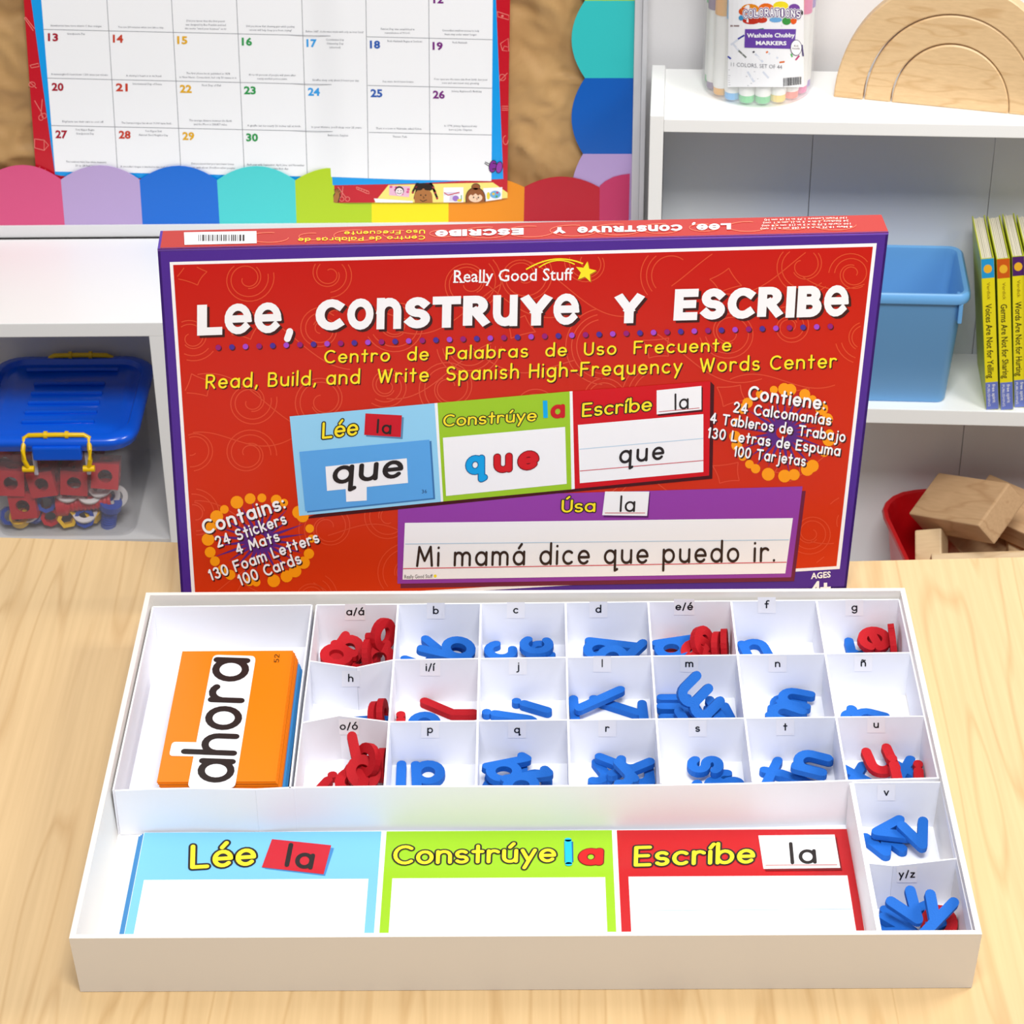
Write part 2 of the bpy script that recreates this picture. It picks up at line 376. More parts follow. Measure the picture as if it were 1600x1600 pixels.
# ------------------------------------------------------------------ materials
M_white = mat('white_laminate', (246, 246, 245), .35)
M_wallboard_shaded = mat('tray_board_shaded', (228, 223, 216), .35)  # white board with the dimness of the tray walls painted in as grey
M_whiteshelf = mat('white_shelf', (252, 252, 249), .3)
M_card = mat('white_card', (240, 241, 247), .5, bump=.1, bscale=60)
M_carton = mat('white_carton', (244, 243, 242), .35)
M_cream = mat('page_cream', (232, 224, 200), .8, noise=.12, nscale=(3, 3, 900))
M_blue = mat('foam_blue', (20, 98, 188), .75, .3, bump=.25, bscale=900)
M_red = mat('foam_red', (178, 10, 24), .75, .3, bump=.25, bscale=900)
M_table = wood('maple_laminate', (216, 184, 136), (203, 168, 119), (16, 1.2, 16), .28, 9, .04)
M_beech = wood('beech_wood', (232, 198, 150), (220, 182, 132), (7, 30, 34), .45, 5, .05)
M_block = wood('block_wood', (206, 168, 126), (192, 152, 110), (24, 8, 24), .55, 4)
K_ = ink(38, 32, 30); WH = ink(250, 250, 252); YE = ink(255, 232, 40); SH = ink(70, 8, 12)

# ------------------------------------------------------------------ setting
FLZ = -.62
m_floor = mat('floor_vinyl', (170, 150, 125), .6, noise=.1)
MB().box((-2.5, -2.6, FLZ - .05), (2.5, 1.2, FLZ)).build('floor', m_floor)['kind'] = 'structure'
m_wall = mat('wall_paint', (232, 230, 230), .8, bump=.1, bscale=300)
YW = 1.062
MB().box((-2.5, YW, FLZ), (2.5, YW + .1, 2.2)).build('wall_back', m_wall)['kind'] = 'structure'

# table
tb = thing('table', 'light maple laminate table top under the white game tray', 'table', (0, -.15, FLZ))
edge = [(-.85, .342), (-.4209, .3268), (-.2862, .3189), (-.1, .3035), (.08, .2905), (.2567, .2862), (.393, .2904), (.85, .318)]
poly = edge + [(.85, -.62), (-.85, -.62)]
k = len(poly)
V = [(x, y, 0) for x, y in poly] + [(x, y, -.028) for x, y in poly]
obj('tabletop', V, [tuple(range(k))[::-1], tuple(range(k, 2 * k))] + [(j, (j + 1) % k, (j + 1) % k + k, j + k) for j in range(k)], M_table, tb)
for sx in (-.75, .75):
    for sy in (-.54, .2):
        MB().lathe([(.022, FLZ), (.026, -.028)], 16, T=Matrix.Translation((sx, sy, 0))).build('leg', mat('leg_metal', (150, 150, 155), .3), tb)

# ------------------------------------------------------------------ tray
W2, D2, H = .281, .1832, .0475
tray = thing('game_tray', 'large shallow white cardboard tray on the table, holding dividers, cards and mats', 'tray', (0, 0, 0))
MB().box((-W2 + .002, -D2 + .002, .0004), (W2 - .002, D2 - .002, .0026)).build('tray_bottom', M_carton, tray)
def flared(a0, a1, b0, b1, name):
    # outer bottom a, outer top a', inner offset towards b
    V = [a0[0], a1[0], b1[0], b0[0], a0[1], a1[1], b1[1], b0[1]]
    obj(name, V, [(0, 3, 2, 1), (4, 5, 6, 7), (0, 1, 5, 4), (1, 2, 6, 5), (2, 3, 7, 6), (3, 0, 4, 7)], M_wallboard_shaded, tray)
o_, i_, tp = .0017, .0036, .0
def crn(sx, sy, ins, z): return Vector((sx * (W2 - ins - (o_ if z < .01 else 0)), sy * (D2 - ins - (o_ if z < .01 else 0)), z))
for (s0, s1) in (((-1, -1), (1, -1)), ((1, -1), (1, 1)), ((1, 1), (-1, 1)), ((-1, 1), (-1, -1))):
    a0 = (crn(*s0, 0, .0003), crn(*s0, 0, H)); a1 = (crn(*s1, 0, .0003), crn(*s1, 0, H))
    b0 = (crn(*s0, i_, .0003), crn(*s0, i_, H)); b1 = (crn(*s1, i_, .0003), crn(*s1, i_, H))
    flared(a0, a1, b0, b1, 'tray_wall')

# divider insert
ins = thing('divider_insert', 'white cardboard insert with lettered compartments standing inside the tray', 'divider insert', (0, .07, .0027))
Z0, ZT, TH = .0030, .0415, .0011
MB().box((-.2755, -.034, .0027), (.2780, .1770, .0030)).box((.217, -.1785, .0027), (.2780, -.0341, .0030)).build('insert_floor', M_card, ins)
cx = [-.1542, -.0938, -.0325, .0301, .0912, .1525, .2155, .2767]
def ry(base, slope, x): return base + slope * (x + .153)
rows = [lambda x: ry(.1746, .006, x), lambda x: ry(.1062, .0135, x), lambda x: ry(.0355, .008, x), lambda x: ry(-.0345, .016, x)]
def panel(pts, name='divider', z1=ZT, t=TH, z0=Z0):
    m = MB()
    for a, b in zip(pts, pts[1:]): m.wall(a, b, z0, z1, t)
    return m.build(name, M_card, ins)
LBL = {}
names = [['a/á', 'b', 'c', 'd', 'e/é', 'f', 'g'], ['h', 'i/í', 'j', 'l', 'm', 'n', 'ñ'], ['o/ó', 'p', 'q', 'r', 's', 't', 'u']]
pxl = [[(555, 956), (681, 954), (806, 953), (935, 952), (1069, 948), (1198, 945), (1335, 949)],
       [(548, 1060), (672, 1043), (809, 1041), (941, 1037), (1077, 1037), (1215, 1037), (1349, 1036)],
       [(533, 1133), (672, 1140), (808, 1140), (949, 1138), (1090, 1138), (1227, 1136), (1369, 1132)]]
def sticker(parent, surf, t, x, y):
    pr = Print(surf); ww = 16 if '/' in t else 14
    dy = 12
    pr.poly([(x - ww, y - dy), (x + ww, y - dy), (x + ww, y + dy + 1), (x - ww, y + dy + 1)], mat('sticker_white', (246, 244, 246), .4), 1.5)
    items, tot = layout(t, .22, .24); sc_ = 8.2
    wpx = (tot + .18) * sc_
    pr.text(t, (x - wpx / 2 + 0, y + 5.5), (x + wpx / 2, y + 5.5 - wpx * .01), (0, -sc_ * 1.0), (.22, .27), ink(8, 8, 12), 3, gap=.24, xh=True)
    pr.build('label_sticker', parent)
# back wall of the insert
bw_card = panel([(-.2753, .1736), (-.1576, .1746)], 'insert_wall')
for r in range(3):
    for c in range(7):
        a = (cx[c], rows[r](cx[c])); b = (cx[c + 1], rows[r](cx[c + 1]))
        pts = [a, b]
        if (r, c) == (1, 0):
            q = on_z(557, 1043, ZT); pts = [a, (q.x, q.y), b]
        if (r, c) == (2, 0):
            q = on_z(530, 1118, ZT); pts = [a, (q.x, q.y), b]
        d = panel(pts, 'divider')
        x, y = pxl[r][c]; p, q = pts[0], pts[1]
        if (r, c) == (2, 0): p, q = pts[1], pts[2]; x += 12; y += 2
        n = Vector((q[1] - p[1], -(q[0] - p[0]), 0)).normalized()
        sf = Plane(Vector((p[0], p[1], .02)) + n * (TH / 2 + .00005), n)
        sticker(d, sf, names[r][c], x, y)
# front wall, card bay, columns
panel([(-.274, -.0358), (-.25, -.0343), (-.22, -.0338), (-.18, -.0352), (-.155, -.0335), (-.09, -.0328), (.0, -.0335), (.09, -.0330), (.15, -.0318), (.2777, -.0272)], 'insert_wall', ZT, .0014)
panel([(-.2752, .1736), (-.2752, -.0355)], 'insert_wall')
panel([(-.1576, .1746), (-.1578, .06), (-.1570, -.034)], 'insert_wall')
for c in range(8):
    t = .0014 if c else .0010
    panel([(cx[c], rows[0](cx[c])), (cx[c] - .0002, .06), (cx[c], rows[3](cx[c]))], 'divider' if 0 < c < 7 else 'insert_wall', ZT - .0004, t)
d = panel([(.2185, -.0318), (.2774, -.0318)], 'divider', ZT + .0003)
sticker(d, Plane((0, -.0318 - TH / 2 - .0001, 0), (0, -1, 0)), 'v', 1385, 1238)
d = panel([(.2199, -.1108), (.2356, -.1135), (.2774, -.1071)], 'divider', ZT - .0002)
n = Vector((.0064, -.0418, 0)).normalized()
sticker(d, Plane(Vector((.2356, -.1135, 0)) + n * (TH / 2 + .0001), n), 'y/z', 1417, 1366)
panel([(.2182, -.0318), (.2195, -.1785)], 'insert_wall', ZT, .0030)
panel([(.2777, -.0318), (.2772, -.1785)], 'insert_wall', ZT)
panel([(.2197, -.1788), (.2772, -.1788)], 'insert_wall', ZT)

# ------------------------------------------------------------------ foam letters
XH, FT, FW = .0186, .0046, .37
FM = {}
G['fi'] = ([[(0, 1), (0, 0)], [(0, 1.32), (0, 1.33)]], 0); G['fj'] = ([[(.35, 1), (.35, -.25)] + A(.03, -.28, .32, .35, 0, -95), [(.35, 1.32), (.35, 1.33)]], .35)
G['fí'] = ([[(0, 1.25), (0, 0)], [(0, 1.32), (-.45, 2.0)]], .05); G['fó'] = ([RG, [(.55, 1.2), (.8, 1.9)]], .9)
def foam_mesh(ch, colr):
    k = (ch, colr)
    if k in FM: return FM[k]
    v, T = glyph({'i': 'fi', 'j': 'fj', 'í': 'fí', 'ó': 'fó'}.get(ch, ch), FW)
    if ch in 'bdhklft': v = [(a, b if b < 1.3 else b * 1.14) for a, b in v]
    xs = [p[0] for p in v]; ys = [p[1] for p in v]; mx, my = (min(xs) + max(xs)) / 2, (min(ys) + max(ys)) / 2
    n = len(v)
    V = [((a - mx) * XH, (b - my) * XH, -FT / 2) for a, b in v] + [((a - mx) * XH, (b - my) * XH, FT / 2) for a, b in v]
    T2 = []
    for t in T:
        (ax, ay), (bx, by), (cx_, cy_) = (v[i] for i in t[:3])
        T2.append(t if (bx - ax) * (cy_ - ay) - (by - ay) * (cx_ - ax) > 0 else t[::-1])
    ec = {}
    for t in T2:
        for i in range(len(t)): ec[(t[i], t[(i + 1) % len(t)])] = 1
    Fc = [tuple(i + n for i in t) for t in T2] + [t[::-1] for t in T2]
    for (a, b) in ec:
        if (b, a) not in ec: Fc.append((a, b, b + n, a + n))
    me = D.meshes.new('foam_letter'); me.from_pydata(V, [], Fc); me.materials.append(M_blue if colr == 'b' else M_red); me.update()
    FM[k] = me
    return me
cells = {}
for r in range(3):
    for c in range(7):
        xm = (cx[c] + cx[c + 1]) / 2
        cells[names[r][c]] = (cx[c] + .0013, cx[c + 1] - .0013, rows[r + 1](xm) + .0015, rows[r](xm) - .0015)
cells['a/á'] = (cells['a/á'][0], cells['a/á'][1], on_z(557, 1043, ZT).y + .002, cells['a/á'][3])
cells['v'] = (.2212, .2768, -.106, -.0328); cells['y/z'] = (.2214, .2764, -.1778, -.1145)
def foam(cell, ch, colr, px, py, rot, lift, desc, tilt=0, tdir=0):
    """rot: turn in the plane; tilt about a horizontal axis pointing along tdir"""
    me = foam_mesh(ch, colr)
    M = Matrix.Rotation(R(tdir), 3, 'Z') @ Matrix.Rotation(R(tilt), 3, 'X') @ Matrix.Rotation(R(-tdir), 3, 'Z') @ Matrix.Rotation(R(rot), 3, 'Z')
    P = [M @ v.co for v in me.vertices]
    z = Z0 + .0003 + lift * (FT + .0004) - min(p.z for p in P)
    c = on_z(px, py, z)
    x0, x1, y0, y1 = cells[cell]
    ax0, ax1 = min(p.x for p in P), max(p.x for p in P); ay0, ay1 = min(p.y for p in P), max(p.y for p in P)
    X = min(max(c.x, x0 - ax0), x1 - ax1); Y = min(max(c.y, y0 - ay0), y1 - ay1)
    o = D.objects.new('foam_letter', me); C.objects.link(o)
    o.matrix_world = Matrix.Translation((X, Y, z)) @ M.to_4x4()
    cl = {'b': 'blue', 'r': 'red'}[colr]
    tag(o, '%s foam letter %s %s' % (cl, ch, desc), 'foam letter', 'foam letters in the tray compartments')
    return o
FL = [
 ('a/á', 'a', 'r', 560, 1034, 200, 0, 'low at the front of the a compartment'),
 ('a/á', 'a', 'r', 545, 1014, 150, 0, 'tipped up behind the flat one, a compartment', 26, 0),
 ('a/á', 'a', 'r', 526, 1026, 50, 1.1, 'lying flat at the left of the a compartment', 6, 0),
 ('a/á', 'a', 'r', 580, 1022, 90, .3, 'standing on edge in the middle of the a compartment', 76, 75),
 ('a/á', 'a', 'r', 598, 1030, 120, .3, 'leaning in the right front of the a compartment', 46, 30),
 ('a/á', 'o', 'r', 604, 992, 0, 2.4, 'propped high against the right wall of the a compartment', 74, 55),
 ('b', 'b', 'b', 652, 1034, 60, 0, 'half hidden at the front left of the b compartment'),
 ('b', 'b', 'b', 702, 1012, 40, 1, 'behind the big one in the b compartment', 4, 0),
 ('b', 'b', 'b', 699, 1012, 78, 2.2, 'lying on top of the b compartment', 12, 30),
 ('c', 'c', 'b', 781, 1018, 62, 0, 'opening upward at the left of the c compartment'),
 ('c', 'c', 'b', 842, 1016, 20, 0, 'underneath at the right of the c compartment'),
 ('c', 'c', 'b', 838, 1012, 84, 1, 'on top at the right of the c compartment'),
 ('d', 'b', 'b', 955, 1020, -100, 1, 'shape, a d lying face down in the d compartment', 6, 0),
 ('d', 'd', 'b', 940, 1040, 160, 0, 'mostly hidden at the front of the d compartment'),
 ('d', 'd', 'b', 990, 1020, -40, 2.1, 'with slanting stem at the right of the d compartment', 10, 0),
 ('e/é', 'e', 'r', 1052, 1000, 20, 0, 'flat at the back left of the e compartment'),
 ('e/é', 'e', 'r', 1088, 1024, 40, .5, 'leaning at the front of the e compartment', 24, 20),
 ('e/é', 'b', 'b', 1066, 1014, -78, 1.6, 'shape, a stray lying over the red ones in the e compartment', 4, 0),
 ('e/é', 'e', 'r', 1122, 1012, 90, .2, 'on edge near the right wall of the e compartment', 78, 76),
 ('e/é', 'e', 'r', 1136, 1008, 90, .2, 'on edge touching the right wall of the e compartment', 84, 84),
 ('e/é', 'e', 'r', 1098, 1004, 0, .6, 'tipped up at the back of the e compartment', 55, 60),
 ('f', 'n', 'b', 1180, 1018, 14, 0, 'stray, its arch showing at the left of the f compartment'),
 ('f', 'f', 'b', 1200, 1046, 100, 1, 'barely showing at the front of the f compartment'),
 ('g', 'y', 'b', 1330, 1004, 205, 0, 'at the left of the g compartment'),
 ('g', 'g', 'b', 1352, 1036, 120, 0, 'half hidden at the front of the g compartment'),
 ('g', 'e', 'r', 1366, 1001, -70, 1.3, 'resting on the blue ones in the g compartment', 14, 20),
 ('g', 'a', 'r', 1402, 1008, 90, 0, 'on edge at the right wall of the g compartment', 82, 88),
 ('h', 'h', 'b', 520, 1138, 78, 0, 'barely showing at the left of the h compartment'),
 ('h', 'h', 'b', 562, 1138, -84, 1, 'barely showing at the middle of the h compartment'),
 ('h', 'o', 'r', 589, 1122, 90, 0, 'stray, standing on edge in the h compartment', 76, 78),
 ('h', 'o', 'r', 598, 1118, 90, 0, 'stray, on edge against the right wall of the h compartment', 84, 84),
 ('i/í', 'í', 'r', 704, 1106, -124, 0, 'with an accent, lying face down in the i compartment'),
 ('i/í', 'i', 'r', 621, 1138, 2, 0, 'upright at the left wall of the i compartment', 4, 0),
 ('i/í', 'o', 'b', 663, 1133, 0, 0, 'stray, partly hidden at the front of the i compartment'),
 ('j', 'i', 'b', 831, 1106, 64, 0, 'long and slanted at the right of the j compartment'),
 ('j', 'j', 'b', 788, 1126, 76, 0, 'at the front left of the j compartment'),
 ('l', 'l', 'b', 962, 1103, 62, 0, 'slanting down to the right, under the other, l compartment'),
 ('l', 'l', 'b', 937, 1090, -58, 1.2, 'slanting up to the right, on top in the l compartment', 6, 0),
 ('l', 'l', 'b', 897, 1106, 2, 0, 'along the left wall of the l compartment'),
 ('l', 'l', 'b', 1006, 1126, 2, 0, 'in shade at the right wall of the l compartment'),
 ('m', 'm', 'b', 1054, 1100, -90, 0, 'lying sideways at the left of the m compartment'),
 ('m', 'm', 'b', 1056, 1124, -86, 1.0, 'sideways at the front left of the m compartment', 4, 90),
 ('m', 'm', 'b', 1126, 1122, 194, 0, 'legs pointing away at the right of the m compartment'),
 ('m', 'm', 'b', 1094, 1120, 204, 1.6, 'leaning across the m compartment pile', 14, 0),
 ('m', 'm', 'b', 1092, 1090, 140, 2.4, 'topmost of the m compartment pile', 46, 20),
 ('n', 'n', 'b', 1230, 1104, 70, 0, 'lowest of the three in the n compartment'),
 ('n', 'n', 'b', 1243, 1094, 72, 1, 'uppermost, opening right, in the n compartment'),
 ('n', 'n', 'b', 1228, 1118, 60, 2, 'at the front left of the n compartment'),
 ('ñ', 'ñ', 'b', 1350, 1124, 66, 0, 'half hidden in the ñ compartment'),
 ('o/ó', 'o', 'r', 599, 1196, 0, 0, 'standing on edge at the right wall of the o compartment', 86, 86),
 ('o/ó', 'o', 'r', 563, 1214, 35, .2, 'tipped behind the flat ring in the o compartment', 24, 10),
 ('o/ó', 'ó', 'r', 558, 1192, 34, 1.6, 'with accent stick, high in the o compartment', 34, 10),
 ('o/ó', 'o', 'r', 574, 1188, 30, 2.2, 'propped steeply at the top of the o compartment', 60, -60),
 ('o/ó', 'o', 'r', 550, 1224, 0, 2.0, 'flat ring on top at the front of the o compartment', 8, 0),
 ('o/ó', 'i', 'r', 505, 1230, -28, 0, 'small slanted stick at the left of the o compartment'),
 ('p', 'p', 'b', 670, 1212, 4, 0, 'lying face up in the p compartment'),
 ('p', 'l', 'b', 627, 1216, 1, 0, 'stray, straight bar along the left wall of the p compartment'),
 ('q', 'q', 'b', 795, 1232, 80, 0, 'lowest at the front of the q compartment'),
 ('q', 'q', 'b', 832, 1204, 182, 0, 'flat against the right wall of the q compartment'),
 ('q', 'q', 'b', 797, 1200, 112, 1.2, 'with big ring at the left of the q compartment', 5, 90),
 ('q', 'q', 'b', 826, 1226, 100, 2, 'in front on the q compartment pile', 6, 0),
 ('r', 'r', 'b', 930, 1204, 206, 0, 'slanted at the left of the r compartment'),
 ('r', 'r', 'b', 1002, 1212, 182, 0, 'in shade at the right wall of the r compartment'),
 ('r', 'r', 'b', 948, 1190, 238, 1, 'behind the front ones in the r compartment'),
 ('r', 'r', 'b', 992, 1192, 118, 1.2, 'pointing up right on top in the r compartment', 8, 0),
 ('r', 'r', 'b', 968, 1212, 214, 2.2, 'in front at the middle of the r compartment', 8, 0),
 ('s', 's', 'b', 1102, 1198, 84, 1, 'topmost and turned sideways in the s compartment'),
 ('s', 's', 'b', 1108, 1232, 100, 0, 'at the front of the s compartment'),
 ('s', 's', 'b', 1142, 1224, 30, 0, 'at the right of the s compartment'),
 ('t', 't', 'b', 1204, 1206, -22, 0, 'leaning right at the left of the t compartment'),
 ('t', 't', 'b', 1252, 1222, 60, 0, 'bottom of the pile in the t compartment'),
 ('t', 'n', 'b', 1282, 1194, 66, 1.1, 'stray, second from the top in the t compartment'),
 ('t', 'n', 'b', 1268, 1194, 70, 2.3, 'stray, topmost in the t compartment', 6, 0),
 ('u', 'x', 'b', 1338, 1214, 10, 0, 'stray, at the left of the u compartment'),
 ('u', 'x', 'b', 1418, 1188, 10, 0, 'stray, at the back right of the u compartment'),
 ('u', 'u', 'r', 1376, 1190, 14, 1.3, 'lying on top in the middle of the u compartment', 12, 0),
 ('u', 'i', 'r', 1399, 1208, 4, 2.4, 'in front, partly hidden, in the u compartment', 6, 0),
 ('u', 'i', 'r', 1436, 1218, -4, .2, 'upright at the right wall of the u compartment', 10, 0),
 ('v', 'v', 'b', 1376, 1322, 14, 0, 'pointing to the viewer, bottom left of the v compartment'),
 ('v', 'v', 'b', 1396, 1312, -120, 0, 'under the left pair in the v compartment'),
 ('v', 'v', 'b', 1390, 1299, -78, 1.2, 'pointing left on top in the v compartment', 6, 0),
 ('v', 'v', 'b', 1433, 1306, 14, 1.4, 'pointing to the viewer at the right of the v compartment', 12, 0),
 ('y/z', 'o', 'r', 1478, 1444, 0, .3, 'stray, at the right under the y pile', 20, -20),
 ('y/z', 'y', 'b', 1396, 1420, 60, 0, 'lowest at the left of the y compartment'),
 ('y/z', 'z', 'b', 1448, 1408, 30, 1, 'at the back of the y compartment'),
 ('y/z', 'y', 'b', 1402, 1456, 70, 1, 'at the front left of the y compartment'),
 ('y/z', 'v', 'b', 1420, 1420, 30, 3.1, 'stray, slanting over the y pile', 22, 0),
 ('y/z', 'y', 'b', 1462, 1436, -20, 4.2, 'topmost of the y compartment pile', 18, 10),
]
for e in FL:
    a = list(e); t = a[8:] if len(a) > 8 else []
    foam(*a[:8], *t)

# ------------------------------------------------------------------ word cards
ZC = .0330
ct = [on_z(285.5, 1014, ZC), on_z(457.5, 1020, ZC)]
x0, x1 = ct[0].x, ct[1].x; yb = (ct[0].y + ct[1].y) / 2; xf0 = on_z(243, 1231, ZC).x; xf1 = on_z(412, 1231, ZC).x
CARDL = .147
NC = 30; tc_ = (ZC - Z0 - .0004) / NC
ccols = [(234, 126, 2)] * 9 + [(60, 150, 215)] * 8 + [(75, 72, 80)] * 8 + [(120, 70, 50)] * 5
wordsof = {(234, 126, 2): 'orange', (60, 150, 215): 'blue', (75, 72, 80): 'dark grey', (120, 70, 50): 'brown'}
skew = (xf0 - x0) / (yb - on_z(243, 1231, ZC).y)
cw = x1 - x0
for i in range(NC):
    zt = ZC - i * tc_ ; sh = 0 if i == 0 else .0007 * i ** .85 * .9 + random.uniform(-.0003, .0004)
    dy = 0 if i == 0 else random.uniform(-.0006, .0006) - .00035 * i
    q = [(x0, yb), (x1, yb), (x1, yb - CARDL), (x0, yb - CARDL)]
    q = [(a + sh - skew * 0, b + dy) for a, b in q]
    V = [(a, b, zt - tc_ * .85) for a, b in q] + [(a, b, zt) for a, b in q]
    nm = wordsof[ccols[i]]
    lab = 'orange word card reading ahora, topmost of the stack in the tray' if i == 0 else '%s word card within the stack under the ahora card' % nm
    tg = thing('word_card', lab, 'card', (q[3][0], q[3][1], zt), group='word cards in the tray')
    obj('card_sheet', V, [(0, 1, 2, 3), (4, 7, 6, 5), (0, 4, 5, 1), (1, 5, 6, 2), (2, 6, 7, 3), (3, 7, 4, 0)], mat('cardstock_%s' % nm.replace(' ', '_'), ccols[i], .35), tg)
    if i == 0:
        pr = Print(Plane((0, 0, ZC + .0001), (0, 0, 1)))
        def rr(pts, r):
            out = []; n = len(pts)
            for j in range(n):
                p, a, b = Vector(pts[j]), Vector(pts[j - 1]), Vector(pts[(j + 1) % n])
                u, v = (a - p).normalized(), (b - p).normalized()
                for t in (0, .25, .5, .75, 1):
                    out.append(tuple(p + u * r * (1 - t) ** 2 + v * r * t ** 2))
            return out
        pr.poly(rr([(333, 1023), (400, 1025), (367, 1231), (293, 1231)], 8), WH, 1)
        pr.poly(rr([(269, 1159), (320, 1160), (318, 1182), (264, 1181)], 6), WH, 1.6)
        pr.build('white_band', tg)
        pr = Print(Plane((0, 0, ZC + .0001), (0, 0, 1)))
        pr.text('ahora', (363, 1223), (391, 1029), (-56, -2), (.21, .25), K_, 3, xh=True, gap=.2)
        pr.text('52', (436, 1035), (436.8, 1022), (-8, 0), .18, ink(60, 45, 20), 3)
        pr.build('card_lettering', tg)

# ------------------------------------------------------------------ work mats
ZM = .0052
for i in range(3, -1, -1):
    z1 = ZM - i * .0006
    a, b = on_z(225, 1300.7, ZM), on_z(1325, 1294.8, ZM)
    dx = -.0012 * i; dyy = .0006 * i
    lab = ['topmost laminated work mat with blue, green and red panels in the tray', 'second work mat, its blue edge peeking out at left', 'third work mat from the top under the printed one', 'lowest work mat on the tray bottom'][i]
    tg = thing('work_mat', lab, 'mat', (a.x, a.y, z1), group='stack of work mats in the tray')
    yf = -.1785
    V = [(a.x + dx, a.y - dyy, z1), (b.x + dx, b.y - dyy, z1), (b.x + dx, yf, z1), (a.x + dx, yf, z1)]
    V = [(x, y, z - .0005) for x, y, z in V] + V
    obj('mat_sheet', V, [(0, 1, 2, 3), (4, 7, 6, 5), (0, 4, 5, 1), (1, 5, 6, 2), (2, 6, 7, 3), (3, 7, 4, 0)], WH if i == 0 else mat('mat_edge_blue', (58, 132, 190), .3), tg)
    if i == 0:
        s = Plane((0, 0, ZM + .00006), (0, 0, 1)); top = tg
        pr = Print(s)
        def wx(x, y): return on_z(x, y, ZM).x
        def inv(X, y):  # pixel column of world x at pixel row y
            lo, hi = -200, 1800
            for _ in range(40):
                m_ = (lo + hi) / 2
                if wx(m_, y) < X: lo = m_
                else: hi = m_
            return lo
        fy = 1478
        def panelq(l, r, yt, m, lvl):
            X0, X1 = wx(l, yt), wx(r, yt)
            pr.quadgrid([(l, yt), (r, yt - (r - l) * .0055), (inv(X1, fy), fy), (inv(X0, fy), fy)], m, lvl, 1, 1)
        BL_, GR_, RD_ = mat('print_blue', (118, 190, 236), .22), mat('print_green', (150, 200, 18), .22), mat('print_red', (190, 5, 14), .22)
        panelq(225.6, 596, 1301, BL_, 1); panelq(604, 956, 1299, GR_, 1); panelq(963.6, 1324.6, 1297.2, RD_, 1)
        panelq(225, 575.6, 1375, WH, 2); panelq(613, 945.5, 1372.5, WH, 2); panelq(982, 1324, 1369.8, WH, 2)
        if True:
            pr.build('colour_panels', tg)
        pr = Print(s)
        for t, p0, p1, h in (('Lée', (297, 1358), (399, 1352), 38), ('Construye', (614, 1351), (868, 1347), 30), ('Escribe', (990, 1354), (1179, 1349), 32)):
            t = {'Construye': 'Constrúye', 'Escribe': 'Escríbe'}.get(t, t)
            pr.text(t, p0, p1, (1, -h), (.26, .50), K_, 3, gap=.16, wobble=.0)
            pr.text(t, p0, p1, (1, -h), (.26, .26), YE, 4, gap=.16)
        pr.build('title_lettering', tg)
        pr = Print(s)
        pr.poly([(430, 1316), (522, 1325), (508, 1368), (414, 1357)], mat('print_shadow_blue', (60, 130, 190), .3), 3)
        pr.poly([(425, 1311), (517.6, 1320.6), (505.6, 1366), (409, 1355)], mat('print_card_red', (196, 14, 34), .25), 4)
        pr.text('la', (444, 1354), (488, 1359), (5, -25), .3, K_, 5, xh=True, gap=.3)
        pr.line([(888.5, 1315), (889, 1347)], 14, ink(10, 90, 150), 3)
        pr.text('l', (889.5, 1347), (896, 1347), (-1, -20), .55, ink(0, 180, 240), 4, xh=True) if False else pr.line([(887.6, 1312), (888.6, 1350)], 11, mat('print_cyan', (0, 184, 240), .25), 4)
        pr.disc(888.6, 1350, 5.5, 3, mat('print_cyan', (0, 0, 0)), 4); pr.disc(887.6, 1312, 5.5, 3, mat('print_cyan', (0, 0, 0)), 4)
        pr.text('a', (903.5, 1352), (942, 1351.5), (1, -26), (.44, .56), ink(110, 10, 15), 3, xh=True)
        pr.text('a', (903.5, 1352), (942, 1351.5), (1, -26), .44, ink(215, 20, 25), 4, xh=True)
        pr.poly([(1188, 1309), (1307, 1308), (1316, 1360), (1196, 1361)], ink(120, 8, 14), 3)
        pr.poly([(1185, 1305.5), (1304, 1304), (1313, 1356), (1193, 1357.5)], WH, 4)
        pr.line([(1196, 1352), (1308, 1351)], 1.2, ink(200, 90, 80), 5); pr.line([(1190, 1310), (1302, 1309)], 1, ink(190, 215, 240), 5)
        pr.text('la', (1236, 1350), (1276, 1349), (-2, -22), (.2, .24), K_, 6, xh=True, gap=.35)
        pr.build('word_examples', tg)
        pr = Print(s)
        pr.line([(988, 1423), (1331, 1420)], 1.1, ink(180, 210, 235), 3)
        for q in range(16): pr.line([(992 + q * 21, 1447 - q * .2), (1001 + q * 21, 1447 - q * .2)], .8, ink(222, 228, 236), 3)
        pr.build('writing_lines', tg)

# ------------------------------------------------------------------ standing lid
lyaw, llean = R(3.13), R(1.0)
LO = Vector((-.0009, .2345, 0)); LN = Matrix.Rotation(lyaw, 3, 'Z') @ Matrix.Rotation(-llean, 3, 'X') @ Vector((0, -1, 0))
LP = Plane(LO, LN)
lid = thing('box_lid', 'upright red and purple printed game box lid standing behind the white tray', 'box lid', LO, lyaw)
TLc, TRc = LP.P(246, 389), LP.P(1388.5, 363)
def atz0(top, px, py):
    b = LP.P(px, py); d = b - top; return top + d * ((.0014 - top.z) / d.z)
BLc, BRc = atz0(TLc, 286, 972), atz0(TRc, 1323, 914)
bk = -LP.n * .0285
tl2, tr2 = LP.P(249.5, 361), None
